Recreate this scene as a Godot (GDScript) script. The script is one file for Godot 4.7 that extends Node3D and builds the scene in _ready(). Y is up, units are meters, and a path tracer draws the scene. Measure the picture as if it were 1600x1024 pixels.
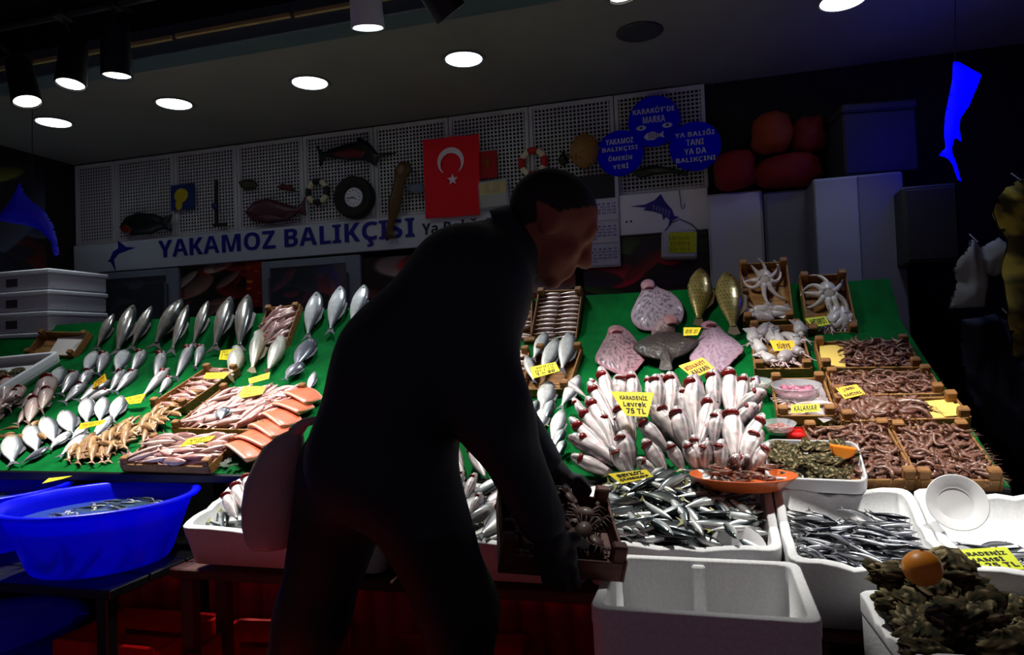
extends Node3D
# A fishmonger's stall at night. Wall plane z = 0, x runs along the wall, z points to the street, y up, metres.
const FOC := 1090.0
const CEIL := 2.65
const DOWN_E := 1.4
const SPOT_E := [1.3, 2.5, 2.7, 2.1, 1.1, 3.1, 3.6]
const SPOT_A := [36.0, 38.0, 38.0, 36.0, 24.0, 35.0, 21.0]
const SKY_E := 1.0
const EXPO := 1.0
var eye := Vector3(0, 1.22, 3.993)
var look := Basis.from_euler(Vector3(deg_to_rad(1.6), deg_to_rad(15.56), deg_to_rad(-2.07)))
var rng := RandomNumberGenerator.new()
var noise := FastNoiseLite.new()
var M := {}
var used := {}
var protos := {}
# display slope: from the counter edge (y .80, z 1.80) up to the back edge (y 1.50, z .30)
var dn := Vector3(0, 1.5, 0.7).normalized()
var d0 := Vector3(0, 0.8, 1.8)
var ds := Vector3(0, -0.7, 1.5).normalized()   # down the slope
# steeper back part, from the break at z .80
const ZB := 0.80
var d1 := Vector3(0, 0.8 + 0.7 / 1.5 * (1.8 - ZB), ZB)
var dn1 := Vector3(0, 0.6, 0.8)
var ds1 := Vector3(0, -0.8, 0.6)

class MB:
	var v := PackedVector3Array()
	var c := PackedColorArray()
	var ix := PackedInt32Array()
	func vert(p: Vector3, col := Color.WHITE) -> int:
		v.append(p); c.append(col); return v.size() - 1
	func tri(a: int, b: int, d: int):
		ix.append(a); ix.append(b); ix.append(d)
	func orient(from: int):
		var vol := 0.0
		for i in range(from, ix.size(), 3):
			vol += v[ix[i]].dot(v[ix[i + 1]].cross(v[ix[i + 2]]))
		if vol > 0.0:
			for i in range(from, ix.size(), 3):
				var t := ix[i]; ix[i] = ix[i + 1]; ix[i + 1] = t
	# closed rings joined along their length, capped at both ends
	func loft(rings: Array, cols = null, caps := true):
		var st := ix.size(); var n: int = rings[0].size(); var b0 := v.size()
		for k in rings.size():
			for j in n:
				var col: Color = Color.WHITE
				if cols is Color: col = cols
				elif cols is Array: col = cols[k][j] if cols[k] is Array else cols[k]
				vert(rings[k][j], col)
		for k in rings.size() - 1:
			for j in n:
				var a := b0 + k * n + j; var b := b0 + k * n + (j + 1) % n
				tri(a, b, b + n); tri(a, b + n, a + n)
		if caps:
			for e in [0, rings.size() - 1]:
				var m := Vector3.ZERO
				for j in n: m += rings[e][j]
				var cc := vert(m / n, c[b0 + e * n])
				for j in n:
					var a: int = b0 + e * n + j; var b: int = b0 + e * n + (j + 1) % n
					if e == 0: tri(cc, b, a)
					else: tri(cc, a, b)
		var cen := v[b0]; var vol := 0.0
		for i in range(st, ix.size(), 3):
			vol += (v[ix[i]] - cen).dot((v[ix[i + 1]] - cen).cross(v[ix[i + 2]] - cen))
		if vol > 0.0:
			for i in range(st, ix.size(), 3):
				var t := ix[i]; ix[i] = ix[i + 1]; ix[i + 1] = t
	# chamfered box
	func box(m: Vector3, s: Vector3, ch := 0.0, bs := Basis(), col := Color.WHITE):
		var h := s * 0.5; var st := ix.size(); var b0 := v.size()
		ch = minf(ch, minf(h.x, minf(h.y, h.z)) * 0.6)
		if ch <= 0.0:
			for k in 8:
				vert(m + bs * Vector3(h.x if k & 1 else -h.x, h.y if k & 2 else -h.y, h.z if k & 4 else -h.z), col)
			for f in [[0, 1, 3, 2], [4, 6, 7, 5], [0, 4, 5, 1], [2, 3, 7, 6], [0, 2, 6, 4], [1, 5, 7, 3]]:
				tri(b0 + f[0], b0 + f[1], b0 + f[2]); tri(b0 + f[0], b0 + f[2], b0 + f[3])
		else:
			for k in 8:
				var g := Vector3(1 if k & 1 else -1, 1 if k & 2 else -1, 1 if k & 4 else -1)
				for a in 3:
					var q := h - Vector3(ch, ch, ch); q[a] = h[a]
					vert(m + bs * (q * g), col)
			for a in 3:
				var a1 := 1 << ((a + 1) % 3); var a2 := 1 << ((a + 2) % 3)
				for s0 in 2:
					var k0 := (1 << a) * s0
					var q := [k0, k0 | a1, k0 | a1 | a2, k0 | a2]
					if s0 == 0: q.reverse()
					tri(b0 + q[0] * 3 + a, b0 + q[1] * 3 + a, b0 + q[2] * 3 + a); tri(b0 + q[0] * 3 + a, b0 + q[2] * 3 + a, b0 + q[3] * 3 + a)
			for a in 3:            # edges running along axis a
				var u := (a + 1) % 3; var w := (a + 2) % 3
				for e in 4:
					var k0 := (1 << u) * (e & 1) + (1 << w) * (e >> 1); var k1 := k0 | (1 << a)
					var f: bool = (e & 1) == (e >> 1)
					var q := [k0 * 3 + u, k1 * 3 + u, k1 * 3 + w, k0 * 3 + w]
					if not f: q.reverse()
					tri(b0 + q[0], b0 + q[1], b0 + q[2]); tri(b0 + q[0], b0 + q[2], b0 + q[3])
			for k in 8:
				var odd := ((k & 1) + ((k >> 1) & 1) + (k >> 2)) % 2 == 0
				if odd: tri(b0 + k * 3, b0 + k * 3 + 2, b0 + k * 3 + 1)
				else: tri(b0 + k * 3, b0 + k * 3 + 1, b0 + k * 3 + 2)
			# every face is convex about m: point them all outward
		for i in range(st, ix.size(), 3):
			var a := v[ix[i]]; var n2 := (v[ix[i + 1]] - a).cross(v[ix[i + 2]] - a)
			if n2.dot(a - m) > 0.0:
				var t := ix[i]; ix[i] = ix[i + 1]; ix[i + 1] = t
	func tube(pts: Array, rad, seg := 8, col = null):
		var rings := []; var up := Vector3(0.13, 0.97, 0.21)
		for i in pts.size():
			var d: Vector3 = (pts[mini(i + 1, pts.size() - 1)] - pts[maxi(i - 1, 0)])
			d = d.normalized()
			if absf(d.dot(up)) > 0.95: up = Vector3(0.9, 0.1, 0.3)
			var x := d.cross(up).normalized(); var y := x.cross(d); up = y
			var r: float = rad[i] if rad is Array else rad
			var ring := []
			for j in seg:
				var a := TAU * j / seg
				ring.append(pts[i] + (x * cos(a) + y * sin(a)) * r)
			rings.append(ring)
		loft(rings, col)
	# profile: [radius, height] pairs turned about y
	func lathe(prof: Array, seg := 24, col = null, o := Vector3.ZERO, bs := Basis(), sx := 1.0):
		var rings := []
		for p in prof:
			var ring := []
			for j in seg:
				var a := TAU * j / seg
				ring.append(o + bs * Vector3(cos(a) * maxf(p[0], 0.0002) * sx, p[1], sin(a) * maxf(p[0], 0.0002)))
			rings.append(ring)
		loft(rings, col)
	func ball(m: Vector3, r: Vector3, seg := 10, col := Color.WHITE, bs := Basis()):
		var rings := []; var nr := maxi(4, seg / 2)
		for k in nr + 1:
			var t := PI * (0.03 + 0.94 * k / nr); var ring := []
			for j in seg:
				var a := TAU * j / seg
				ring.append(m + bs * (Vector3(sin(t) * cos(a), cos(t), sin(t) * sin(a)) * r))
			rings.append(ring)
		loft(rings, col)
	# a flat outline (in the plane of axes ax, ay) given a thickness
	func prism(poly: PackedVector2Array, o: Vector3, ax: Vector3, ay: Vector3, th: float, col := Color.WHITE):
		var idx := Geometry2D.triangulate_polygon(poly); var n := poly.size(); var az := ax.cross(ay).normalized() * th * 0.5
		var st := ix.size(); var b0 := v.size()
		for s in [1.0, -1.0]:
			for p in poly: vert(o + ax * p.x + ay * p.y + az * s, col)
		for i in range(0, idx.size(), 3):
			tri(b0 + idx[i], b0 + idx[i + 1], b0 + idx[i + 2]); tri(b0 + n + idx[i + 2], b0 + n + idx[i + 1], b0 + n + idx[i])
		var tr := PackedInt32Array(); var s0 := signed_area(poly)
		for i in range(st, ix.size(), 3):          # caps face +-az
			var a := v[ix[i]]; var nn := (v[ix[i + 1]] - a).cross(v[ix[i + 2]] - a); var want := az if (ix[i] - b0) < n else -az
			if nn.dot(want) > 0.0:
				var t := ix[i]; ix[i] = ix[i + 1]; ix[i + 1] = t
		var b1 := v.size()
		for s in [1.0, -1.0]:
			for p in poly: vert(o + ax * p.x + ay * p.y + az * s, col)
		for i in n:
			var j := (i + 1) % n; var e := poly[j] - poly[i]; var out := Vector2(e.y, -e.x) * signf(s0)
			var w := ax * out.x + ay * out.y
			var q := [b1 + i, b1 + j, b1 + n + j, b1 + n + i]
			var nn := (v[q[1]] - v[q[0]]).cross(v[q[2]] - v[q[0]])
			if nn.dot(w) > 0.0: q.reverse()
			tri(q[0], q[1], q[2]); tri(q[0], q[2], q[3])
	static func signed_area(p: PackedVector2Array) -> float:
		var s := 0.0
		for i in p.size(): s += p[i].cross(p[(i + 1) % p.size()])
		return s
	func mesh(smooth := true) -> ArrayMesh:
		var ar := []; ar.resize(Mesh.ARRAY_MAX)
		if smooth:
			var n := PackedVector3Array(); n.resize(v.size())
			for i in range(0, ix.size(), 3):
				var a := ix[i]; var b := ix[i + 1]; var d := ix[i + 2]
				var q := -(v[b] - v[a]).cross(v[d] - v[a])
				n[a] += q; n[b] += q; n[d] += q
			for i in n.size(): n[i] = n[i].normalized() if n[i].length_squared() > 1e-20 else Vector3.UP
			ar[Mesh.ARRAY_VERTEX] = v; ar[Mesh.ARRAY_NORMAL] = n; ar[Mesh.ARRAY_COLOR] = c; ar[Mesh.ARRAY_INDEX] = ix
		else:
			var pv := PackedVector3Array(); var pn := PackedVector3Array(); var pc := PackedColorArray()
			for i in range(0, ix.size(), 3):
				var q := (-(v[ix[i + 1]] - v[ix[i]]).cross(v[ix[i + 2]] - v[ix[i]])).normalized()
				for k in 3:
					pv.append(v[ix[i + k]]); pn.append(q); pc.append(c[ix[i + k]])
			ar[Mesh.ARRAY_VERTEX] = pv; ar[Mesh.ARRAY_NORMAL] = pn; ar[Mesh.ARRAY_COLOR] = pc
		var m := ArrayMesh.new(); m.add_surface_from_arrays(Mesh.PRIMITIVE_TRIANGLES, ar); return m

# ---------- nodes ----------
func numbered(called: String) -> String:
	if not used.has(called):
		used[called] = 0; return called
	used[called] += 1
	return "%s_%03d" % [called, used[called]]
func part(called: String, mesh: Mesh, m: Material, parent: Node3D, label := "") -> MeshInstance3D:
	var o := MeshInstance3D.new(); o.name = called; o.mesh = mesh; o.material_override = m
	parent.add_child(o, true)
	if label: o.set_meta("label", label)
	return o
func thing(called: String, label: String, category: String, xf := Transform3D(), group := "") -> Node3D:
	var o := Node3D.new(); o.name = numbered(called); add_child(o); o.transform = xf
	o.set_meta("label", label); o.set_meta("category", category)
	if group: o.set_meta("group", group)
	return o
func single(called: String, mesh: Mesh, m: Material, label: String, category: String, xf := Transform3D(), group := "") -> MeshInstance3D:
	var o := MeshInstance3D.new(); o.name = numbered(called); o.mesh = mesh; o.material_override = m; add_child(o); o.transform = xf
	o.set_meta("label", label); o.set_meta("category", category)
	if group: o.set_meta("group", group)
	return o
func struct(called: String, mesh: Mesh, m: Material, label := "", cat := "") -> MeshInstance3D:
	var o := MeshInstance3D.new(); o.name = numbered(called); o.mesh = mesh; o.material_override = m; add_child(o)
	o.set_meta("kind", "structure")
	if label: o.set_meta("label", label)
	if cat: o.set_meta("category", cat)
	return o
func copy(p: Node3D, called: String, xf: Transform3D, label: String, category: String, group := "") -> Node3D:
	var o: Node3D = p.duplicate(); o.name = numbered(called); add_child(o); o.transform = xf
	o.set_meta("label", label); o.set_meta("category", category)
	if group: o.set_meta("group", group)
	return o
func boxm(s: Vector3, ch := 0.0, m := Vector3.ZERO) -> ArrayMesh:
	var b := MB.new(); b.box(m, s, ch); return b.mesh(false)

# ---------- where things stand: sight lines measured on the photograph meet the surfaces of the stall ----------
func ray(x: float, y: float) -> Vector3: return look * Vector3((x - 800.0) / FOC, (512.0 - y) / FOC, -1)
func at(x: float, y: float, depth: float) -> Vector3: return eye + ray(x, y) * depth
func on_y(x: float, y: float, h: float) -> Vector3:
	var r := ray(x, y); return eye + r * ((h - eye.y) / r.y)
func on_z(x: float, y: float, z: float) -> Vector3:
	var r := ray(x, y); return eye + r * ((z - eye.z) / r.z)
func on_plane(x: float, y: float, p: Vector3, n: Vector3) -> Vector3:
	var r := ray(x, y); return eye + r * ((p - eye).dot(n) / r.dot(n))
func pick(x: float, y: float) -> Array:          # point, normal and downhill direction of the display part seen there
	return [d1, dn1, ds1] if on_plane(x, y, d0, dn).z < ZB else [d0, dn, ds]
func slope(x: float, y: float, lift := 0.0) -> Vector3:
	var pl := pick(x, y); return on_plane(x, y, pl[0] + pl[1] * lift, pl[1])
func depth_of(p: Vector3) -> float: return -(look.inverse() * (p - eye)).z

# ---------- materials ----------
func mat(col: Color, rough := 0.6, metal := 0.0) -> StandardMaterial3D:
	var m := StandardMaterial3D.new(); m.albedo_color = col; m.roughness = rough; m.metallic = metal; return m
func grain(a: Color, b: Color, freq: float, sc: Vector3, rough := 0.7, bump := 0.0, sd := 1) -> StandardMaterial3D:
	var n := FastNoiseLite.new(); n.seed = sd; n.frequency = freq; n.fractal_octaves = 4
	var t := NoiseTexture2D.new(); t.width = 256; t.height = 256; t.seamless = true; t.noise = n
	var g := Gradient.new(); g.set_color(0, a); g.set_color(1, b); t.color_ramp = g
	var m := StandardMaterial3D.new(); m.albedo_texture = t; m.uv1_triplanar = true; m.uv1_world_triplanar = false; m.uv1_scale = sc; m.roughness = rough
	if bump > 0.0:
		var t2 := NoiseTexture2D.new(); t2.width = 256; t2.height = 256; t2.seamless = true; t2.noise = n; t2.as_normal_map = true; t2.bump_strength = bump
		m.normal_enabled = true; m.normal_texture = t2
	return m
func painted(rough := 0.4, metal := 0.0, coat := 0.0) -> StandardMaterial3D:
	var m := StandardMaterial3D.new(); m.vertex_color_use_as_albedo = true; m.roughness = rough; m.metallic = metal
	if coat > 0.0:
		m.clearcoat_enabled = true; m.clearcoat = coat; m.clearcoat_roughness = 0.15
	return m
func glow(col: Color, e: float) -> StandardMaterial3D:
	var m := mat(col, 0.6); m.emission_enabled = true; m.emission = col; m.emission_energy_multiplier = e; return m

func make_materials():
	M.ceiling = grain(Color(0.46, 0.46, 0.455), Color(0.50, 0.50, 0.49), 0.01, Vector3(0.5, 0.5, 0.5), 0.8)
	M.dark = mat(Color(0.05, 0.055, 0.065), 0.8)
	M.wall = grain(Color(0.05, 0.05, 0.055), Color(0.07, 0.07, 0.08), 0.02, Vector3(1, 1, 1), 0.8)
	M.floor = grain(Color(0.10, 0.09, 0.09), Color(0.17, 0.15, 0.15), 0.02, Vector3(1, 1, 1), 0.35)
	M.lattice = mat(Color(0.80, 0.82, 0.82), 0.6)
	M.white_board = mat(Color(0.78, 0.83, 0.86), 0.25)
	M.bright_board = mat(Color(0.95, 0.97, 0.98), 0.25)
	M.navy = mat(Color(0.08, 0.08, 0.55), 0.4)
	M.alu = mat(Color(0.42, 0.45, 0.48), 0.35, 0.6)
	M.steel = mat(Color(0.55, 0.56, 0.58), 0.25, 0.9)
	M.edge = mat(Color(0.16, 0.16, 0.17), 0.3, 0.7)
	M.black = mat(Color(0.03, 0.03, 0.035), 0.5)
	M.rubber = mat(Color(0.06, 0.06, 0.065), 0.7)
	M.white = mat(Color(0.8, 0.8, 0.8), 0.3)
	M.foam = grain(Color(0.84, 0.85, 0.86), Color(0.93, 0.93, 0.93), 0.06, Vector3(6, 6, 6), 0.65, 0.6, 5)
	M.foam_stack = grain(Color(0.84, 0.86, 0.9), Color(0.92, 0.93, 0.95), 0.06, Vector3(4, 4, 4), 0.7, 0.4, 6)
	M.wood = grain(Color(0.40, 0.25, 0.10), Color(0.62, 0.43, 0.21), 0.03, Vector3(1.2, 9, 9), 0.7, 0.5, 7)
	M.wood2 = grain(Color(0.46, 0.31, 0.14), Color(0.66, 0.49, 0.26), 0.03, Vector3(1.2, 9, 9), 0.7, 0.5, 8)
	M.wood_dark = grain(Color(0.26, 0.10, 0.06), Color(0.38, 0.17, 0.09), 0.03, Vector3(1.2, 9, 9), 0.7, 0.5, 9)
	M.cloth = grain(Color(0.0, 0.29, 0.12), Color(0.02, 0.40, 0.17), 0.03, Vector3(1.3, 1.3, 1.3), 0.75, 0.4, 10)
	M.cloth.metallic_specular = 0.15
	M.fish = painted(0.27, 0.4, 0.4)
	M.flesh = painted(0.45, 0.0, 0.3)
	M.gill = mat(Color(0.42, 0.05, 0.05), 0.3)
	M.pale_fish = painted(0.3, 0.1, 0.4); M.skin = painted(0.55, 0.0, 0.15)
	M.eye = mat(Color(0.02, 0.02, 0.02), 0.1)
	M.tag = mat(Color(0.96, 0.88, 0.02), 0.6)
	M.tag_ora = mat(Color(0.98, 0.74, 0.03), 0.6)
	M.tag_lime = mat(Color(0.80, 0.85, 0.05), 0.6)
	M.ink = mat(Color(0.05, 0.03, 0.03), 0.7)
	M.ink_red = mat(Color(0.45, 0.05, 0.03), 0.7)
	M.tub = mat(Color(0.01, 0.06, 0.95), 0.3); M.tub.backlight_enabled = true; M.tub.backlight = Color(0.0, 0.06, 0.95)
	M.ice = grain(Color(0.55, 0.58, 0.6), Color(0.85, 0.87, 0.88), 0.08, Vector3(5, 5, 5), 0.4, 2.0, 11)
	M.china = mat(Color(0.86, 0.86, 0.87), 0.12)
	M.paper = mat(Color(0.86, 0.74, 0.36), 0.8)
	M.red_sheet = grain(Color(0.72, 0.02, 0.01), Color(0.88, 0.05, 0.02), 0.01, Vector3(1, 1, 1), 0.5)
	M.shell = painted(0.6, 0.0, 0.2); M.oyster = painted(0.85); M.oyster.metallic_specular = 0.3
	M.plain = painted(0.55)
	M.water = mat(Color(0.35, 0.5, 0.62, 0.22), 0.03); M.water.transparency = BaseMaterial3D.TRANSPARENCY_ALPHA
	M.clear = mat(Color(0.85, 0.87, 0.9, 0.28), 0.06); M.clear.transparency = BaseMaterial3D.TRANSPARENCY_ALPHA
	M.pane = mat(Color(0.5, 0.55, 0.6, 0.15), 0.04); M.pane.transparency = BaseMaterial3D.TRANSPARENCY_ALPHA

# ---------- creatures ----------
# prof rows: [s along the body 0 nose..1 tail fork, dorsal half height, ventral half height, half thickness] in body lengths
# local axes: x to the head (length 1, centred), z to the back, y out of the flank
func fish_proto(kind: String, prof: Array, cols: Dictionary, opt := {}) -> Node3D:
	var root := Node3D.new(); root.name = kind
	var seg: int = opt.get("seg", 12); var bend: float = opt.get("bend", 0.0); var fine: int = opt.get("fine", 2)
	var rings := []; var rc := []; var n := (prof.size() - 1) * fine + 1
	for k in n:
		var f := float(k) / fine; var i := mini(int(f), prof.size() - 2); var t := f - i
		var a: Array = prof[i]; var b: Array = prof[i + 1]
		t = t * t * (3 - 2 * t) * 0.4 + t * 0.6
		var s := lerpf(a[0], b[0], t); var ring := []; var cc := []
		for j in seg:
			var an := TAU * j / seg; var sn := sin(an); var cs := cos(an)
			var h := lerpf(a[1], b[1], t) if sn > 0 else lerpf(a[2], b[2], t)
			var p := Vector3(0.5 - s, lerpf(a[3], b[3], t) * signf(cs) * pow(absf(cs), 0.85), h * sn)
			p.z += bend * (p.x * p.x - 0.1)
			ring.append(p); cc.append(skin(cols, s, sn, cs, k, j))
		rings.append(ring); rc.append(cc)
	var mb := MB.new(); mb.loft(rings, rc)
	part("body", mb.mesh(), M.pale_fish if opt.get("pale", false) else M.fish, root)
	var te: Array = prof[prof.size() - 1]; var tx: float = 0.5 - te[0]
	var fc: Color = cols.get("fin", cols.back)
	var tl: float = opt.get("tail", 0.13); var zz := bend * (tx * tx - 0.1)
	var fb := MB.new()
	if opt.get("fork", true):
		fb.prism(PackedVector2Array([Vector2(tx + 0.01, te[1]), Vector2(tx - tl, tl * 0.8), Vector2(tx - tl * 0.45, 0), Vector2(tx - tl, -tl * 0.8), Vector2(tx + 0.01, -te[2])]), Vector3(0, 0, zz), Vector3(1, 0, 0), Vector3(0, 0, 1), 0.008, fc)
	else:
		fb.prism(PackedVector2Array([Vector2(tx + 0.01, te[1]), Vector2(tx - tl * 0.8, tl * 0.55), Vector2(tx - tl, 0), Vector2(tx - tl * 0.8, -tl * 0.55), Vector2(tx + 0.01, -te[2])]), Vector3(0, 0, zz), Vector3(1, 0, 0), Vector3(0, 0, 1), 0.008, fc)
	part("tail_fin", fb.mesh(false), M.plain, root)
	if opt.get("fins", true):
		var mid: Array = prof[prof.size() / 2]
		var db := MB.new(); var hz: float = mid[1]
		db.prism(PackedVector2Array([Vector2(0.16, hz * 0.9), Vector2(0.10, hz + 0.045), Vector2(-0.1, hz + 0.02), Vector2(-0.22, hz * 0.55)]), Vector3.ZERO, Vector3(1, 0, 0), Vector3(0, 0, 1), 0.006, fc)
		part("dorsal_fin", db.mesh(false), M.plain, root)
		var pb := MB.new(); var ty: float = mid[3]
		for sd in [1.0, -1.0]:
			pb.prism(PackedVector2Array([Vector2(0.20, -0.03), Vector2(0.12, -0.012), Vector2(0.05, -0.04), Vector2(0.13, -0.045)]), Vector3(0, ty * sd * 0.97, 0), Vector3(1, 0, 0), Vector3(0, 0, 1), 0.006, cols.get("pec", cols.flank * 0.8))
		part("pectoral_fin", pb.mesh(false), M.plain, root)
	if opt.get("eyes", true):
		for sd in [1.0, -1.0]:
			var e := MB.new(); var q: Array = prof[2]; var er: float = opt.get("eye", 0.016)
			e.ball(Vector3(0.5 - q[0], q[3] * 0.9 * sd, q[1] * 0.3), Vector3(er, er * 0.5, er), 8)
			part("eye", e.mesh(), M.eye, root)
	if opt.has("gill"):
		var g := MB.new(); var gs: float = opt.gill; var q: Array = prof[3]
		g.ball(Vector3(0.5 - gs, 0, -q[2] * 0.78), Vector3(0.052, q[3] * 1.02, q[2] * 0.66), 20, Color.WHITE, Basis(Vector3(0, 1, 0), -0.25))
		part("gill", g.mesh(), M.gill, root, "dark red open gill")
	return root
func skin(cols: Dictionary, s: float, sn: float, cs: float, k: int, j: int) -> Color:
	var b: Color = cols.back; var fl: Color = cols.flank; var be: Color = cols.belly; var c: Color
	var line: float = cols.get("line", 0.25)
	if sn > line: c = fl.lerp(b, clampf((sn - line) / (cols.get("soft", 0.35)), 0, 1))
	else: c = fl.lerp(be, clampf((line - sn) / 0.7, 0, 1))
	if s < 0.2: c = c.lerp(cols.get("head", b), clampf((0.2 - s) / 0.1, 0, 1) * (0.75 if sn > -0.5 else 0.2))
	if cols.has("stripe") and j % 3 == 0 and sn > -0.6: c = c.lerp(b, cols.stripe)
	if cols.has("scale") and s > 0.2 and k % 2 == 0 and (j + k / 2) % 2 == 0: c = c.lerp(cols.scale, 0.85)
	if cols.has("streak"): c = c.lerp(b, clampf((noise.get_noise_3d(s * 90.0, sn * 330.0, cs * 330.0) + 0.08) * 2.4, 0.0, cols.streak))
	if cols.has("blush"): c = c.lerp(cols.blush, clampf(noise.get_noise_3d(s * 400.0, sn * 130.0, cs * 130.0 + 50.0) * 1.4, 0.0, 0.65))
	var g := 1.0 + noise.get_noise_3d(s * 700.0, sn * 160.0, cs * 160.0) * 0.35
	return Color(c.r * g, c.g * g, c.b * g)

func make_protos():
	var slim := [[0.0, 0.012, 0.012, 0.01], [0.05, 0.04, 0.04, 0.03], [0.11, 0.062, 0.062, 0.045], [0.2, 0.085, 0.09, 0.06], [0.33, 0.102, 0.108, 0.07], [0.48, 0.1, 0.1, 0.068], [0.62, 0.078, 0.078, 0.054], [0.75, 0.048, 0.048, 0.034], [0.85, 0.026, 0.026, 0.018], [0.89, 0.026, 0.026, 0.014]]
	var deep := [[0.0, 0.02, 0.016, 0.012], [0.045, 0.075, 0.05, 0.034], [0.11, 0.125, 0.085, 0.052], [0.2, 0.17, 0.125, 0.066], [0.33, 0.195, 0.16, 0.075], [0.48, 0.185, 0.155, 0.07], [0.62, 0.135, 0.12, 0.055], [0.75, 0.075, 0.068, 0.036], [0.84, 0.036, 0.034, 0.02], [0.88, 0.034, 0.034, 0.014]]
	var round_body := [[0.0, 0.03, 0.03, 0.028], [0.04, 0.06, 0.08, 0.052], [0.10, 0.08, 0.112, 0.07], [0.19, 0.098, 0.1, 0.085], [0.34, 0.125, 0.128, 0.108], [0.5, 0.118, 0.12, 0.1], [0.64, 0.09, 0.09, 0.078], [0.77, 0.055, 0.055, 0.048], [0.86, 0.028, 0.028, 0.024], [0.9, 0.026, 0.026, 0.016]]
	var thin := []
	for r in slim: thin.append([r[0], r[1] * 0.72, r[2] * 0.72, r[3] * 0.9])
	var bass := {"streak": 0.45, "back": Color(0.03, 0.034, 0.034), "flank": Color(0.22, 0.21, 0.195), "belly": Color(0.55, 0.47, 0.38), "head": Color(0.10, 0.10, 0.10), "fin": Color(0.06, 0.05, 0.05)}
	var brm := {"streak": 0.3, "back": Color(0.045, 0.05, 0.06), "flank": Color(0.42, 0.44, 0.46), "belly": Color(0.80, 0.80, 0.77), "head": Color(0.14, 0.15, 0.16), "fin": Color(0.09, 0.09, 0.1), "line": 0.35}
	var bon := {"back": Color(0.02, 0.024, 0.03), "flank": Color(0.38, 0.355, 0.365), "belly": Color(0.92, 0.86, 0.85), "head": Color(0.16, 0.13, 0.13), "fin": Color(0.10, 0.08, 0.09), "line": 0.05, "soft": 0.45, "streak": 0.75, "blush": Color(0.75, 0.48, 0.50), "pec": Color(0.5, 0.42, 0.42)}
	var mac := {"streak": 0.4, "back": Color(0.012, 0.018, 0.022), "flank": Color(0.30, 0.36, 0.38), "belly": Color(0.80, 0.82, 0.80), "head": Color(0.05, 0.07, 0.07), "fin": Color(0.28, 0.27, 0.08), "line": 0.05, "soft": 0.2}
	var anc := {"back": Color(0.008, 0.010, 0.016), "flank": Color(0.03, 0.035, 0.05), "belly": Color(0.55, 0.57, 0.62), "head": Color(0.02, 0.02, 0.03), "fin": Color(0.02, 0.02, 0.025), "line": -0.1, "soft": 0.12}
	var pnk := {"back": Color(0.28, 0.12, 0.11), "streak": 0.45, "flank": Color(0.42, 0.24, 0.22), "belly": Color(0.66, 0.50, 0.45), "head": Color(0.42, 0.2, 0.18), "fin": Color(0.4, 0.2, 0.18), "blush": Color(0.7, 0.3, 0.28)}
	var brn := {"back": Color(0.16, 0.07, 0.03), "flank": Color(0.22, 0.11, 0.045), "belly": Color(0.40, 0.24, 0.11), "streak": 0.5, "head": Color(0.25, 0.12, 0.05), "fin": Color(0.24, 0.12, 0.05)}
	var crp := {"back": Color(0.10, 0.075, 0.015), "flank": Color(0.22, 0.17, 0.04), "belly": Color(0.32, 0.26, 0.09), "head": Color(0.12, 0.075, 0.02), "fin": Color(0.10, 0.06, 0.02), "scale": Color(0.05, 0.035, 0.01)}
	var gut := {"back": Color(0.22, 0.12, 0.1), "flank": Color(0.62, 0.47, 0.42), "belly": Color(0.85, 0.74, 0.68), "head": Color(0.4, 0.2, 0.18), "fin": Color(0.25, 0.15, 0.13), "blush": Color(0.6, 0.25, 0.23), "streak": 0.5}
	var tin := {"back": Color(0.02, 0.03, 0.035), "flank": Color(0.34, 0.37, 0.38), "belly": Color(0.66, 0.68, 0.66), "head": Color(0.05, 0.06, 0.06), "fin": Color(0.1, 0.1, 0.1)}
	protos.bass = fish_proto("bass", slim, bass, {"seg": 18, "fine": 3})
	protos.bream = fish_proto("bream", deep, brm, {"eye": 0.02, "seg": 18, "fine": 3, "pale": true})
	protos.dark_bream = fish_proto("bream", deep, {"back": Color(0.04, 0.045, 0.06), "flank": Color(0.14, 0.15, 0.19), "belly": Color(0.36, 0.37, 0.42), "head": Color(0.05, 0.05, 0.07)}, {"eye": 0.02})
	protos.bonito = fish_proto("bonito", round_body, bon, {"gill": 0.17, "bend": 0.08, "seg": 22, "fine": 4, "pale": true})
	protos.bonito_bent = fish_proto("bonito", round_body, bon, {"gill": 0.17, "bend": -0.22, "seg": 22, "fine": 4, "pale": true})
	protos.mackerel = fish_proto("mackerel", slim, mac, {"fins": false, "bend": 0.1, "eye": 0.02})
	protos.mackerel_bent = fish_proto("mackerel", slim, mac, {"fins": false, "bend": -0.3, "eye": 0.02})
	protos.anchovy = fish_proto("anchovy", thin, anc, {"fins": false, "seg": 8, "fine": 1, "bend": 0.15, "eye": 0.014})
	protos.anchovy_bent = fish_proto("anchovy", thin, anc, {"fins": false, "seg": 8, "fine": 1, "bend": -0.6, "eye": 0.014})
	protos.pink = fish_proto("pink", slim, pnk, {"fins": false, "bend": 0.12, "seg": 10, "fine": 2, "pale": true})
	protos.pink_bent = fish_proto("pink", slim, pnk, {"fins": false, "bend": -0.35, "seg": 10, "fine": 2, "pale": true})
	protos.brown = fish_proto("brown", slim, brn, {"fins": false, "bend": 0.25, "seg": 10, "fine": 2, "pale": true})
	protos.carp = fish_proto("carp", slim.map(func(r): return [r[0], r[1] * 1.6, r[2] * 1.5, r[3] * 1.1]), crp, {"seg": 44, "fine": 5, "fork": false})
	protos.gutted = fish_proto("gutted", round_body, gut, {"gill": 0.17, "bend": 0.2, "seg": 14, "fine": 3, "pale": true})
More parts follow.
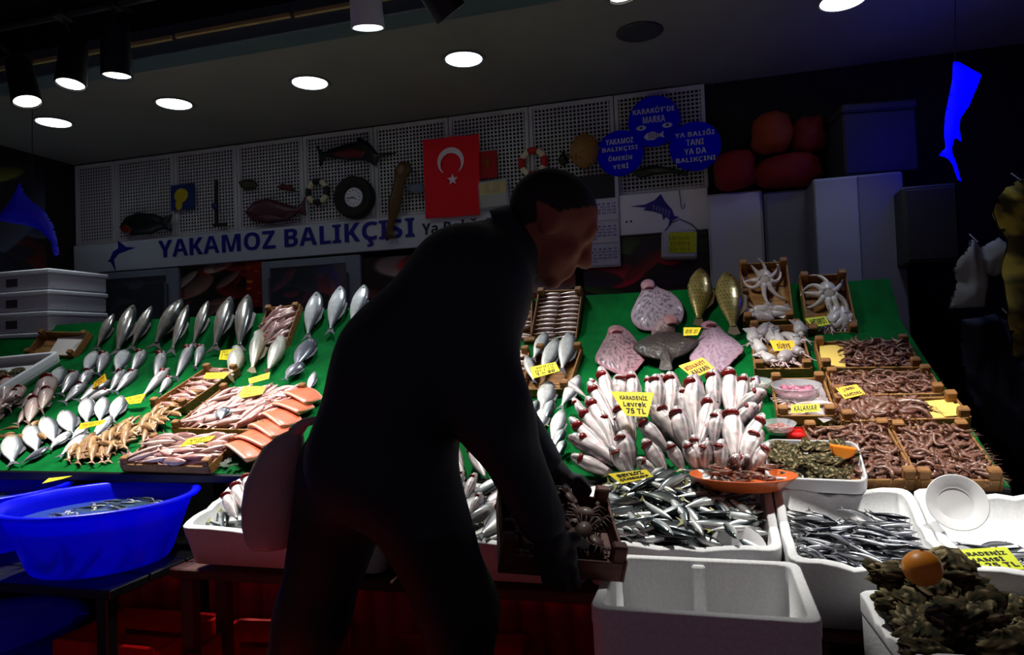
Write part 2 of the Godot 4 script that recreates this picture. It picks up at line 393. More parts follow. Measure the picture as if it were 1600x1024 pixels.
	protos.mullet = fish_proto("mullet", slim, {"back": Color(0.05, 0.06, 0.07), "flank": Color(0.28, 0.29, 0.31), "belly": Color(0.68, 0.64, 0.64), "head": Color(0.2, 0.17, 0.17)}, {"gill": 0.17})
	protos.whiting = fish_proto("whiting", round_body, {"back": Color(0.2, 0.15, 0.08), "flank": Color(0.45, 0.4, 0.28), "belly": Color(0.82, 0.8, 0.68), "head": Color(0.35, 0.3, 0.22), "line": 0.3}, {"fork": false})
	protos.silver_small = fish_proto("silver", thin, tin, {"fins": false, "seg": 8, "fine": 1, "bend": 0.2})
	protos.row_fish = fish_proto("row", thin, {"streak": 0.4, "back": Color(0.28, 0.16, 0.14), "flank": Color(0.52, 0.36, 0.33), "belly": Color(0.78, 0.63, 0.58), "head": Color(0.4, 0.25, 0.22)}, {"fins": false, "seg": 10, "fine": 2, "pale": true})
	# shrimp: a curled, ringed body with a head and feelers
	for vi in 3:
		var root := Node3D.new(); root.name = "shrimp"
		var rings := []; var rc := []
		var curl: float = [2.4, 3.3, 1.4][vi]
		var base := Color(0.13, 0.044, 0.025) if vi != 2 else Color(0.155, 0.066, 0.042)
		for k in 12:
			var t := k / 11.0; var a := curl * (t - 0.5); var R := 1.0 / curl
			var m := Vector3(sin(a) * R, 0, cos(a) * R - R * 0.8); var out := Vector3(sin(a), 0, cos(a))
			var r := 0.1 * (0.35 + 0.65 * sin(PI * clampf(t * 0.75 + 0.22, 0, 1))) * (1.0 if k % 2 == 0 else 0.86)
			if k == 11: r *= 0.4
			var ring := []; var col := base * (1.0 if k % 2 == 0 else 0.45) + Color(0.06, 0.032, 0.022) * (1.0 - t)
			for j in 7:
				var an := TAU * j / 7; ring.append(m + out * cos(an) * r * 1.1 + Vector3(0, sin(an) * r, 0))
			rings.append(ring); rc.append(Color(col.r, col.g, col.b))
		var mb := MB.new(); mb.loft(rings, rc)
		var a0 := curl * -0.5; var m0 := Vector3(sin(a0), 0, cos(a0) - 0.8) / curl; var d := Vector3(-cos(a0), 0, sin(a0))
		mb.tube([m0, m0 + d * 0.22 + Vector3(0, 0.05, 0.03), m0 + d * 0.42 + Vector3(0, 0.03, 0.14)], [0.014, 0.01, 0.004], 4, base * 1.1)
		mb.tube([m0, m0 + d * 0.18 + Vector3(0, -0.03, -0.05), m0 + d * 0.36 + Vector3(0, 0.0, -0.12)], [0.014, 0.01, 0.004], 4, base * 1.1)
		for k in 5:
			var a := curl * (0.05 + 0.16 * k - 0.35); var m := Vector3(sin(a), 0, cos(a) - 0.8) / curl; var inn := Vector3(-sin(a), 0, -cos(a))
			mb.tube([m + inn * 0.06, m + inn * 0.15 + Vector3(0.02, 0.04 - 0.02 * k, 0), m + inn * 0.22 + Vector3(0.04, -0.02, 0)], [0.012, 0.009, 0.003], 4, base * 0.8)
		var a1 := curl * 0.5; var m1 := Vector3(sin(a1), 0, cos(a1) - 0.8) / curl; var d1b := Vector3(cos(a1), 0, -sin(a1))
		for k in 3: mb.prism(PackedVector2Array([Vector2(-0.02, 0), Vector2(0.06, 0.03), Vector2(0.11, 0), Vector2(0.06, -0.03)]), m1, d1b.rotated(Vector3.UP, (k - 1) * 0.45), Vector3(0, 1, 0).lerp(d1b.cross(Vector3.UP), 0.6).normalized(), 0.012, base * 1.3)
		protos["shrimp%d" % vi] = mb.mesh()
		root.free()
	# oysters: rough, layered, ridged lumps
	for vi in 4:
		var mb := MB.new(); var rings := []; var rc := []; var nr := 16; var ns := 26
		for k in nr + 1:
			var t := PI * (0.03 + 0.94 * k / nr); var ring := []; var cc := []
			for j in ns:
				var a := TAU * j / ns; var dirv := Vector3(sin(t) * cos(a), cos(t) * 0.5, sin(t) * sin(a))
				var big := noise.get_noise_3d(dirv.x * 75 + vi * 300, dirv.y * 75, dirv.z * 75); var w := noise.get_noise_3d(dirv.x * 300 + vi * 90, dirv.y * 300 + 40, dirv.z * 300)
				ring.append(dirv * 0.5 * (1.0 + 0.5 * big + 0.3 * w + 0.07 * sin(t * 16.0 + big * 9.0)) * Vector3(1.3, 1, 0.9))
				var col := Color(0.014, 0.012, 0.005).lerp(Color(0.085, 0.062, 0.024), clampf(0.45 + w * 1.8, 0, 1))
				if w > 0.29: col = Color(0.26, 0.21, 0.115)
				if w < -0.12: col = Color(0.010, 0.012, 0.006)
				cc.append(col)
			rings.append(ring); rc.append(cc)
		mb.loft(rings, rc); protos["oyster%d" % vi] = mb.mesh(true)
	# dark rock crab for the carried crate
	var cb := MB.new()
	cb.ball(Vector3(0, 0.12, 0), Vector3(0.42, 0.18, 0.32), 14, Color(0.075, 0.035, 0.022))
	var crab := Node3D.new(); crab.name = "crab"; part("shell", cb.mesh(), M.shell, crab)
	for s in [-1.0, 1.0]:
		for i in 4:
			var lb := MB.new(); var a: float = -0.9 + i * 0.55
			lb.tube([Vector3(0.3 * s * cos(a * 0.5), 0.12, 0.26 * sin(a)), Vector3(0.58 * s, 0.24, 0.45 * sin(a)), Vector3(0.78 * s, 0.02, 0.6 * sin(a))], [0.045, 0.04, 0.012], 5, Color(0.06, 0.025, 0.016))
			part("leg", lb.mesh(), M.shell, crab)
		var kb := MB.new(); kb.tube([Vector3(0.28 * s, 0.12, 0.2), Vector3(0.5 * s, 0.16, 0.42)], [0.05, 0.06], 6, Color(0.07, 0.03, 0.02)); kb.ball(Vector3(0.42 * s, 0.17, 0.55), Vector3(0.09, 0.07, 0.15), 8, Color(0.10, 0.05, 0.03))
		part("claw", kb.mesh(), M.shell, crab)
	protos.crab = crab
	# squid
	for vi in 2:
		var sq := Node3D.new(); sq.name = "squid"; var wc := Color(0.46, 0.43, 0.43) if vi == 0 else Color(0.36, 0.31, 0.32)
		var bb := MB.new(); bb.lathe([[0.01, 0.5], [0.09, 0.4], [0.15, 0.2], [0.17, 0.0], [0.15, -0.12], [0.08, -0.15]], 12, wc, Vector3.ZERO, Basis(Vector3(0, 0, 1), -PI / 2).scaled(Vector3(1, 0.75, 1)))
		part("mantle", bb.mesh(), M.flesh, sq)
		var fb := MB.new(); fb.prism(PackedVector2Array([Vector2(0.46, 0.02), Vector2(0.3, 0.27), Vector2(0.12, 0.14), Vector2(0.12, -0.14), Vector2(0.3, -0.27), Vector2(0.46, -0.02)]), Vector3.ZERO, Vector3(1, 0, 0), Vector3(0, 0, 1), 0.02, wc * 0.95)
		part("fin", fb.mesh(), M.flesh, sq)
		var hb := MB.new(); hb.ball(Vector3(-0.2, 0, 0), Vector3(0.1, 0.07, 0.09), 10, wc * 0.9)
		part("head", hb.mesh(), M.flesh, sq)
		for i in 6:
			var tb := MB.new(); var z := (i - 2.5) * 0.03
			tb.tube([Vector3(-0.26, 0, z), Vector3(-0.38, 0.02, z * 2.4 + 0.03 * sin(i * 2.1)), Vector3(-0.5, 0.0, z * 3.2 + 0.06 * sin(i * 1.7))], [0.022, 0.016, 0.006], 5, Color(0.5, 0.38, 0.38))
			part("tentacle", tb.mesh(), M.flesh, sq)
		protos["squid%d" % vi] = sq

var fish_dim := {}
# lies between head point and tail point on a surface with normal n; wide: body height against its own proportion; roll turns the belly up
func lay(kind: String, called: String, h: Vector3, t: Vector3, n: Vector3, wide: float, roll: float, lift: float, label: String, group: String, flip := false) -> Node3D:
	var L := (h - t).length(); var x := (h - t) / L; var z := x.cross(n).normalized()
	if flip: z = -z
	var y := z.cross(x)
	if y.dot(n) < 0: pass
	var b := Basis(x, y, z) * Basis(Vector3(1, 0, 0), roll)
	return copy(protos[kind], called, Transform3D(b * Basis.from_scale(Vector3(L, L * wide, L * wide)), (h + t) * 0.5 + n * lift), label, "fish", group)
# the same from two points seen on the display slope
func lay_px(kind: String, called: String, d: Array, roll: float, lift: float, label: String, group: String, flip := false) -> Node3D:
	var h := slope(d[0], d[1]); var t := slope(d[2], d[3])
	var wide := 1.0
	if d.size() > 4:
		var w: float = d[4] * depth_of((h + t) * 0.5) / FOC; var L := (h - t).length()
		var own: float = {"bream": 0.355, "dark_bream": 0.355, "bonito": 0.25, "bonito_bent": 0.25, "whiting": 0.25, "gutted": 0.25, "carp": 0.325}.get(kind, 0.21)
		wide = clampf(w / (own * L), 0.55, 1.7)
	var n: Vector3 = pick((d[0] + d[2]) * 0.5, (d[1] + d[3]) * 0.5)[1]
	return lay(kind, called, h + n * 0.01, t, n, wide, roll, lift, label, group, flip)

# ---------- lettering ----------
func lettering(s: String, parent: Node3D, o: Vector3, w: float, h: float, m: Material, bs := Basis(), serif := false) -> MeshInstance3D:
	var t := TextMesh.new(); var f := SystemFont.new(); f.font_names = PackedStringArray(["Droid Serif" if serif else "Droid Sans"])
	f.font_weight = 700; t.font = f; t.font_size = 32; t.pixel_size = 0.01; t.depth = 0.01; t.text = s; t.curve_step = 2.0
	var a := t.get_aabb()
	var sx := w / maxf(a.size.x, 0.01); var sy := h / maxf(a.size.y, 0.01)
	if w <= 0: sx = sy
	var sc := Vector3(sx, sy, 0.12)
	var o2 := part("lettering", t, m, parent)
	o2.transform = Transform3D(bs * Basis.from_scale(sc), o - bs * ((a.position + a.size * 0.5) * sc))
	return o2
# centre, size of an upright rectangle standing parallel to the wall at distance z from it
func wrect(x0: float, y0: float, x1: float, y1: float, z: float) -> Array:
	var xm := (x0 + x1) * 0.5; var ym := (y0 + y1) * 0.5
	var xa := on_z(x0, ym, z).x; var xb := on_z(x1, ym, z).x; var ya := on_z(xm, y0, z).y; var yb := on_z(xm, y1, z).y
	return [Vector3((xa + xb) * 0.5, (ya + yb) * 0.5, z), Vector3(xb - xa, ya - yb, 0)]
func poly_px(pts: Array, z: float) -> Array:
	var c := Vector3.ZERO; var w := []
	for p in pts: w.append(on_z(p[0], p[1], z))
	for p in w: c += p
	c /= w.size(); var q := PackedVector2Array()
	for p in w: q.append(Vector2(p.x - c.x, p.y - c.y))
	return [c, q]
func prism_m(q: PackedVector2Array, th: float) -> ArrayMesh:
	var b := MB.new(); b.prism(q, Vector3.ZERO, Vector3(1, 0, 0), Vector3(0, 1, 0), th); return b.mesh(false)
# printed picture: soft blobs of the given colours on a ground, the look of an out of focus fish photograph
func print_tex(w: int, h: int, ground: Color, cols: Array, n: int, sd: int) -> ImageTexture:
	var r := RandomNumberGenerator.new(); r.seed = sd
	var im := Image.create(w, h, false, Image.FORMAT_RGB8); im.fill(ground * 1.5)
	for i in n:
		var c: Color = cols[r.randi() % cols.size()]; var cx := r.randf() * w; var cy := r.randf() * h; var a := r.randf_range(-0.9, 0.4)
		var rx := r.randf_range(0.08, 0.25) * w; var ry := rx * r.randf_range(0.18, 0.5)
		for y in range(maxi(0, int(cy - rx)), mini(h, int(cy + rx))):
			for x in range(maxi(0, int(cx - rx)), mini(w, int(cx + rx))):
				var u := ((x - cx) * cos(a) + (y - cy) * sin(a)) / rx; var v := (-(x - cx) * sin(a) + (y - cy) * cos(a)) / ry
				var d := u * u + v * v
				if d < 1.0: im.set_pixel(x, y, im.get_pixel(x, y).lerp(c * 2.4 * (0.75 + 0.35 * v), clampf((1.0 - d) * 3.0, 0, 0.9)))
	return ImageTexture.create_from_image(im)
func poster(label: String, r: Array, tex: Texture2D, called := "poster"):
	var t := thing(called, label, "poster", Transform3D(Basis(), r[0]))
	part("board", boxm(Vector3(r[1].x, r[1].y, 0.01)), M.dark, t)
	var q := QuadMesh.new(); q.size = Vector2(r[1].x, r[1].y); var m := StandardMaterial3D.new(); m.albedo_texture = tex; m.albedo_color = Color(1, 1, 1); m.roughness = 0.35
	part("print", q, m, t).position.z = 0.0065

func spot(o: Vector3, target: Vector3, e: float, ang: float, col := Color(1, 0.98, 0.95), sz := 0.05, parent: Node3D = self) -> SpotLight3D:
	var l := SpotLight3D.new(); l.light_energy = e; l.spot_angle = ang; l.spot_range = 9.0; l.spot_attenuation = 2.0; l.spot_angle_attenuation = 0.6
	l.light_color = col; l.light_size = sz; l.shadow_enabled = true; l.name = "beam"; parent.add_child(l, true)
	l.global_transform = Transform3D(Basis(), o).looking_at(target, Vector3(0.01, 0.02, 1))
	return l

func setting():
	var b := MB.new(); b.box(Vector3(-1.4, CEIL + 0.05, 0.58), Vector3(7.0, 0.1, 1.26)); struct("ceiling", b.mesh(false), M.ceiling)
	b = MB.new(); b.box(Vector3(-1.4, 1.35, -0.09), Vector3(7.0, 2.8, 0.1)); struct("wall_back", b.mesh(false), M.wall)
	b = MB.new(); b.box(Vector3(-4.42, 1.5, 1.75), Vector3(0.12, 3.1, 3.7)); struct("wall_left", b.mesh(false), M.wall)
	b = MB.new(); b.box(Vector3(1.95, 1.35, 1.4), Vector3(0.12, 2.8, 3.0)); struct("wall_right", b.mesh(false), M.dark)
	b = MB.new(); b.box(Vector3(-1.0, -0.05, 2.6), Vector3(9.0, 0.1, 5.6)); struct("floor", b.mesh(false), M.floor)
	# front beam under the awning, with the pale lath that runs along it
	b = MB.new(); b.box(Vector3(-1.4, 2.70, 1.27), Vector3(7.0, 0.14, 0.13), 0.006); struct("trim_1", b.mesh(false), mat(Color(0.28, 0.36, 0.40), 0.5), "grey painted beam along the front edge of the ceiling")
	b = MB.new()
	for i in 9: b.box(Vector3(-3.85 + i * 0.62, 2.70 + 0.003 * (i % 2), 1.345), Vector3(0.6, 0.022, 0.016), 0.003)
	struct("trim_2", b.mesh(false), mat(Color(0.66, 0.60, 0.40), 0.6), "pale wooden lath fixed along the beam")
	b = MB.new(); b.box(Vector3(-1.2, 2.98, 3.0), Vector3(8.5, 0.06, 3.4)); b.box(Vector3(-1.2, 2.9, 1.31), Vector3(8.5, 0.26, 0.04)); struct("trim_3", b.mesh(false), M.black, "dark awning roof over the street side")
	b = MB.new()
	for i in 4: b.box(Vector3(-3.7 + i * 1.15, 2.9, 2.0), Vector3(0.05, 0.08, 1.5), 0.004)
	struct("trim_4", b.mesh(false), mat(Color(0.09, 0.1, 0.09), 0.6), "dark rafters under the awning roof")
	# lamps
	for i in 6:
		var o := Vector3(-3.67 + i * 0.858, CEIL, 0.765)
		var lit := i != 4
		var t := thing("recessed_downlight", "round white lit downlight set flush in the ceiling" if lit else "unlit downlight, dull grey disc in the ceiling", "lamp", Transform3D(Basis(), o), "row of lit ceiling downlights" if lit else "")
		var rb := MB.new(); rb.lathe([[0.098, 0.0], [0.108, -0.004], [0.098, -0.008], [0.09, -0.003], [0.088, 0.0]], 28)
		part("rim", rb.mesh(), mat(Color(0.5, 0.5, 0.5) if lit else Color(0.24, 0.24, 0.24), 0.4), t)
		var db := MB.new(); db.lathe([[0.0, -0.001], [0.09, -0.001], [0.09, -0.004], [0.0, -0.006]], 28)
		part("diffuser", db.mesh(), glow(Color(0.92, 0.97, 1.0), 5.0) if lit else mat(Color(0.22, 0.22, 0.22), 0.5), t)
		if lit: spot(o + Vector3(0, -0.02, 0), o + Vector3(0, -1.0, 0.10), DOWN_E * [0.35, 0.7, 1.0, 1.0, 0.0, 0.3][i], 42.0, Color(0.95, 0.98, 1.0), 0.09, t)
	var sp := [[43, 160, 1.42, 2.34, Vector3(0.32, -1, 0.05), true, Color(0.10, 0.10, 0.10)], [110, 133, 1.46, 2.34, Vector3(0.04, -1, 0.16), true, Color(0.10, 0.11, 0.13)], [183, 120, 1.46, 2.34, Vector3(-0.02, -1, -0.05), true, Color(0.02, 0.05, 0.12)], [575, 44, 1.48, 2.34, Vector3(-0.05, -1, -0.22), true, Color(0.86, 0.92, 0.95)], [705, 22, 1.48, 2.34, Vector3(0.68, -1.14, -0.78), true, Color(0.01, 0.01, 0.05)], [978, -6, 1.42, 2.34, Vector3(0.18, -1, -0.06), true, Color(0.3, 0.3, 0.3)], [0, 0, 0, 0, Vector3(-0.10, -1, -0.34), true, Color(0.3, 0.3, 0.3)]]
	b = MB.new(); b.tube([Vector3(-4.2, 2.62, 1.80), Vector3(1.8, 2.62, 1.80)], 0.016, 10)
	for i in 4: b.tube([Vector3(-3.7 + i * 1.6, 2.62, 1.80), Vector3(-3.7 + i * 1.6, 2.96, 1.80)], 0.008, 6)
	b.tube([Vector3(0.3, 2.62, 2.36), Vector3(1.2, 2.62, 2.36)], 0.016, 10); b.tube([Vector3(0.7, 2.62, 2.36), Vector3(0.7, 2.96, 2.36)], 0.008, 6)
	struct("trim_5", b.mesh(), mat(Color(0.08, 0.08, 0.09), 0.5), "dark lamp rail hanging under the awning roof")
	var names := ["dark spotlight can tilted sideways at the end of the track", "dark spotlight can on a bracket, second from the track end", "navy spotlight can beside the first downlights", "white spotlight can hanging from the beam", "black spotlight can beside the white one", "grey spotlight can right of the black one", "grey spotlight can above the anchovy boxes"]
	for i in sp.size():
		var s: Array = sp[i]; var o := on_y(s[0], s[1], s[3]) if i < 6 else Vector3(0.66, 2.42, 2.3); var d: Vector3 = s[4].normalized()
		var t := thing("track_spotlight", names[i], "lamp", Transform3D(Basis(Quaternion(Vector3(0, -1, 0), d)), o))
		var rb := MB.new(); rb.lathe([[0.0, 0.2], [0.045, 0.2], [0.05, 0.19], [0.058, 0.0], [0.052, 0.0], [0.05, 0.02], [0.0, 0.02]], 24)
		part("can", rb.mesh(), mat(s[6], 0.4), t)
		var db := MB.new(); db.lathe([[0.0, 0.008], [0.05, 0.008], [0.05, 0.012], [0.0, 0.014]], 24)
		part("lens", db.mesh(), glow(Color(1.0, 0.98, 0.94), 6.0), t)
		var ab := MB.new(); var top := t.transform.affine_inverse() * Vector3(o.x - d.x * 0.28, 2.615, 1.80 if i < 6 else 2.36); ab.tube([Vector3(0, 0.19, 0), top], 0.009, 8); ab.box(top, Vector3(0.05, 0.03, 0.06), 0.004)
		part("bracket", ab.mesh(false), mat(Color(0.12, 0.12, 0.12), 0.5), t)
		spot(o + d * 0.02, o + d, SPOT_E[i], SPOT_A[i], Color(1, 0.985, 0.955), 0.05, t)
	# lattice panels on the back wall
	var on := ["behind the grouper model", "behind the blue pennant", "behind the brown fish model and pink bream", "behind the swordfish tail and tyre clock", "behind the long yellow fish model", "behind the red flag's packet", "behind the red banded life ring", "behind the puffer fish and calendar", "behind the three blue discs"]
	for i in 9:
		var x0 := -4.495 + i * 0.505; var x1 := x0 + 0.5
		if i == 0: x0 = -4.345
		var w := x1 - x0; var t := thing("lattice_panel", "white square lattice panel on back wall " + on[i], "panel", Transform3D(Basis(), Vector3((x0 + x1) * 0.5, 2.06, 0.0)))
		var fb := MB.new()
		for s in [-1.0, 1.0]: fb.box(Vector3((w * 0.5 - 0.011) * s, 0.29, 0), Vector3(0.022, 0.58, 0.02), 0.002)
		fb.box(Vector3(0, 0.571, 0), Vector3(w - 0.03, 0.018, 0.02), 0.002); fb.box(Vector3(0, 0.01, 0), Vector3(w - 0.03, 0.018, 0.02), 0.002)
		part("frame", fb.mesh(false), M.lattice, t)
		var lb := MB.new(); var nv := int((w - 0.03) / 0.023)
		for k in nv: lb.box(Vector3((k + 0.5 - nv * 0.5) * 0.023, 0.29, 0.002), Vector3(0.0075, 0.55, 0.006))
		for k in 24: lb.box(Vector3(0, 0.03 + k * 0.023, -0.003), Vector3(w - 0.03, 0.0075, 0.006))
		part("lattice", lb.mesh(false), M.lattice, t).set_meta("kind", "stuff")

func wall_things():
	# sign boards
	var sx0 := -4.33; var sx1 := -0.86
	var t := thing("shop_sign", "long white signboard with navy marlin and shop name lettering", "sign", Transform3D(Basis(), Vector3((sx0 + sx1) * 0.5, 1.952, 0.03)))
	part("board", boxm(Vector3(sx1 - sx0, 0.205, 0.03), 0.004), M.white_board, t)
	var a := on_z(248, 391, 0.045); var e := on_z(648, 361, 0.045)
	lettering("YAKAMOZ BALIKÇISI", t, Vector3((a.x + e.x) * 0.5, 1.957, 0.05) - t.position, e.x - a.x, 0.155, M.navy)
	a = on_z(660, 362, 0.045)
	lettering("Ya Balığı Tanı", t, Vector3(a.x + 0.30, 1.948, 0.05) - t.position, 0.60, 0.10, mat(Color(0.08, 0.08, 0.14), 0.5))
	var pr := poly_px([[212, 387], [197, 386], [184, 376], [185, 388], [177, 393], [172, 405], [168, 409], [173, 410], [181, 424], [178, 406], [185, 397], [198, 392]], 0.047)
	part("marlin", prism_m(pr[1], 0.003), M.navy, t).position = pr[0] - t.position
	var r := wrect(968, 300, 1107, 364, 0.03)
	t = thing("marlin_sign", "white square board with big navy marlin below the blue discs", "sign", Transform3D(Basis(), r[0]))
	part("board", boxm(Vector3(r[1].x, r[1].y, 0.03), 0.004), M.bright_board, t)
	var mp := []
	for p in [[745, 370], [830, 360], [890, 332], [930, 292], [955, 338], [1000, 390], [1015, 430], [1045, 437], [1008, 458], [970, 515], [985, 455], [962, 436], [945, 458], [938, 420], [880, 402], [820, 394], [838, 378]]: mp.append([800 + p[0] / 4.0, 230 + p[1] / 4.0])
	pr = poly_px(mp, 0.047); part("marlin", prism_m(pr[1], 0.003), M.navy, t).position = pr[0] - r[0]
	for i in 6:
		var q := poly_px([[1020 + i * 5, 320 + i * 1.6], [1023 + i * 5, 321 + i * 1.6], [1022 + i * 4.6, 328 + i * 2.4], [1020 + i * 4.6, 327 + i * 2.4]], 0.0495)
		part("marlin_stripe", prism_m(q[1], 0.002), mat(Color(0.45, 0.45, 0.7), 0.5), t).position = q[0] - r[0]
	for p in [[979, 347], [986, 346]]:
		var bb := MB.new(); bb.ball(on_z(p[0], p[1], 0.047) - r[0], Vector3(0.006, 0.006, 0.004), 8); part("bolt", bb.mesh(), M.black, t)
	var hb := MB.new(); var hp := []
	for p in [[1061, 297], [1063, 310], [1064, 322], [1066, 327], [1069, 326], [1070, 318]]: hp.append(on_z(p[0], p[1], 0.055))
	hb.tube(hp, 0.003, 6); single("fish_hook", hb.mesh(), M.steel, "small steel hook hanging on the marlin board", "hook")
	# three blue discs
	var discs := [[1022, 190, 40, ["KARAKÖY'DE", "MARKA"], "round dark blue disc sign reading Karaköy'de Marka with fish drawing"], [969, 240, 36, ["YAKAMOZ", "BALIKÇISI", "ÖMERİN", "YERİ"], "round dark blue disc sign reading Yakamoz Balıkçısı Ömerin Yeri"], [1086, 229, 39, ["YA BALIĞI", "TANI", "YA DA", "BALIKÇINI"], "round dark blue disc sign reading Ya Balığı Tanı Ya Da Balıkçını"]]
	var disc_m := mat(Color(0.0, 0.0, 0.92), 0.8); disc_m.metallic_specular = 0.1
	var grey := mat(Color(0.80, 0.82, 0.88), 0.5)
	for i in 3:
		var d: Array = discs[i]; var o := on_z(d[0], d[1], 0.05 + 0.012 * i); var R: float = d[2] * depth_of(o) / FOC
		t = thing("disc_sign", d[4], "sign", Transform3D(Basis(), o))
		var db := MB.new(); db.lathe([[0.0, 0.0], [R, 0.0], [R, 0.008], [0.0, 0.008]], 40, null, Vector3.ZERO, Basis(Vector3(1, 0, 0), PI / 2)); part("disc", db.mesh(false), disc_m, t)
		var ls: Array = d[3]; var lh := R * (0.24 if i > 0 else 0.26)
		for k in ls.size():
			var y := R * (0.52 - 0.36 * k) if i > 0 else R * (0.45 - 0.38 * k)
			lettering(ls[k], t, Vector3(0, y, 0.010), minf(R * 0.17 * ls[k].length(), R * 1.6), lh, grey)
		if i == 0:
			var fm := MB.new(); fm.prism(PackedVector2Array([Vector2(-0.42, -0.02), Vector2(-0.3, 0.12), Vector2(-0.05, 0.17), Vector2(0.2, 0.05), Vector2(0.36, 0.16), Vector2(0.32, 0.02), Vector2(0.38, -0.12), Vector2(0.2, -0.04), Vector2(-0.05, -0.16), Vector2(-0.3, -0.14)]), Vector3(0, -R * 0.58, 0.010), Vector3(R, 0, 0), Vector3(0, R, 0), 0.003)
			part("fish_drawing", fm.mesh(false), grey, t)
			for k in 5:
				var sm := MB.new(); sm.box(Vector3(R * (-0.2 + 0.09 * k), -R * 0.575, 0.0125), Vector3(R * 0.028, R * 0.22, 0.002)); part("fish_drawing_bar", sm.mesh(false), M.navy, t)
			for s in [-1.0, 1.0]:
				var em := MB.new(); em.ball(Vector3(R * 0.5 * s, -R * 0.22, 0.009), Vector3(R * 0.2, R * 0.1, 0.003), 12); part("eye_drawing", em.mesh(), grey, t)
				var pm := MB.new(); pm.ball(Vector3(R * 0.5 * s, -R * 0.22, 0.012), Vector3(R * 0.06, R * 0.05, 0.002), 8); part("eye_drawing", pm.mesh(), M.navy, t)
	# the flag
	r = wrect(663, 214, 749, 339, 0.07)
	t = thing("flag", "red flag with white crescent and star hanging over the sign", "flag", Transform3D(Basis(Vector3(0, 0, 1), -0.015), r[0]))
	var fb := MB.new(); var w: float = r[1].x; var h: float = r[1].y; var g := []
	for i in 13:
		for j in 9:
			var u := j / 8.0 - 0.5; var v := i / 12.0 - 0.5
			g.append(Vector3(u * w * (1.0 + 0.04 * v), v * h, 0.008 * sin(u * 11.0 + v * 2.0)))
	for s in [0.0015, -0.0015]:
		var b0 := fb.v.size()
		for p in g: fb.vert(p + Vector3(0, 0, s))
		for i in 12:
			for j in 8:
				var q := b0 + i * 9 + j
				if s > 0: fb.tri(q, q + 10, q + 1); fb.tri(q, q + 9, q + 10)
				else: fb.tri(q, q + 1, q + 10); fb.tri(q, q + 10, q + 9)
	part("cloth", fb.mesh(), mat(Color(0.90, 0.02, 0.12), 0.8), t)
	var cp := PackedVector2Array()
	for i in 25:
		var an := deg_to_rad(-52 + 284.0 * i / 24); cp.append(Vector2(cos(an), sin(an)) * w * 0.24)
	for i in 25:
		var an := deg_to_rad(224 - 268.0 * i / 24); cp.append(Vector2(cos(an) * w * 0.19, sin(an) * w * 0.19 - w * 0.048))
	var cm := MB.new(); cm.prism(cp, Vector3(0.0, h * 0.19, 0.0105), Vector3(1, 0, 0), Vector3(0, 1, 0), 0.003)
	part("crescent", cm.mesh(false), mat(Color(0.9, 0.86, 0.87), 0.8), t)
	var stp := PackedVector2Array()
	for i in 10:
		var an := PI / 2 + TAU * i / 10; stp.append(Vector2(cos(an), sin(an)) * w * (0.10 if i % 2 == 0 else 0.042))
	cm = MB.new(); cm.prism(stp, Vector3(0.01, -h * 0.04, 0.0105), Vector3(1, 0, 0), Vector3(0, 1, 0), 0.003)
	part("star", cm.mesh(false), mat(Color(0.9, 0.86, 0.87), 0.8), t)
	r = wrect(748, 236, 777, 279, 0.05)
	t = thing("pennant", "small dark red pennant with yellow mark beside the flag", "flag", Transform3D(Basis(), r[0]))
	part("cloth", boxm(Vector3(r[1].x, r[1].y, 0.004)), mat(Color(0.62, 0.06, 0.04), 0.8), t)
	cm = MB.new(); cm.ball(Vector3(0, 0.01, 0.003), Vector3(0.014, 0.03, 0.002), 8); part("mark", cm.mesh(), mat(Color(0.5, 0.3, 0.05), 0.8), t)
	r = wrect(267, 288, 304, 328, 0.03)
	t = thing("pennant", "blue pennant with yellow blotch on the lattice", "flag", Transform3D(Basis(), r[0]))
	part("cloth", boxm(Vector3(r[1].x, r[1].y, 0.004)), mat(Color(0.06, 0.16, 0.42), 0.8), t)
	cm = MB.new(); cm.ball(Vector3(-0.01, 0.01, 0.003), Vector3(0.06, 0.05, 0.003), 10); cm.ball(Vector3(-0.03, -0.05, 0.003), Vector3(0.03, 0.04, 0.003), 10); part("blotch", cm.mesh(), mat(Color(0.75, 0.68, 0.06), 0.8), t)
	# tyre clock
	var o := on_z(554, 309, 0.06)
	t = thing("wall_clock", "wall clock set in a black rubber tyre", "clock", Transform3D(Basis(Vector3(1, 0, 0), PI / 2), o))
	var tb := MB.new(); tb.lathe([[0.06, 0.0], [0.10, 0.035], [0.118, 0.04], [0.13, 0.03], [0.134, 0.0], [0.13, -0.03], [0.10, -0.035], [0.06, -0.01], [0.06, 0.0]], 36); part("tyre", tb.mesh(), M.rubber, t)
	tb = MB.new(); tb.lathe([[0.0, -0.01], [0.062, -0.01], [0.062, 0.012], [0.055, 0.018], [0.0, 0.016]], 28); part("face", tb.mesh(), mat(Color(0.85, 0.87, 0.9), 0.2), t)
	for k in 12:
		var km := MB.new(); km.box(Vector3(cos(TAU * k / 12) * 0.044, 0.018, sin(TAU * k / 12) * 0.044), Vector3(0.006, 0.002, 0.006)); part("hour_mark", km.mesh(false), M.black, t)
	for hd in [[0.028, 0.6], [0.04, 3.0]]:
		var hm := MB.new(); hm.box(Vector3(cos(hd[1]) * hd[0] * 0.5, 0.02, sin(hd[1]) * hd[0] * 0.5), Vector3(hd[0], 0.002, 0.004), 0.0, Basis(Vector3(0, 1, 0), -hd[1])); part("hand", hm.mesh(false), M.black, t)
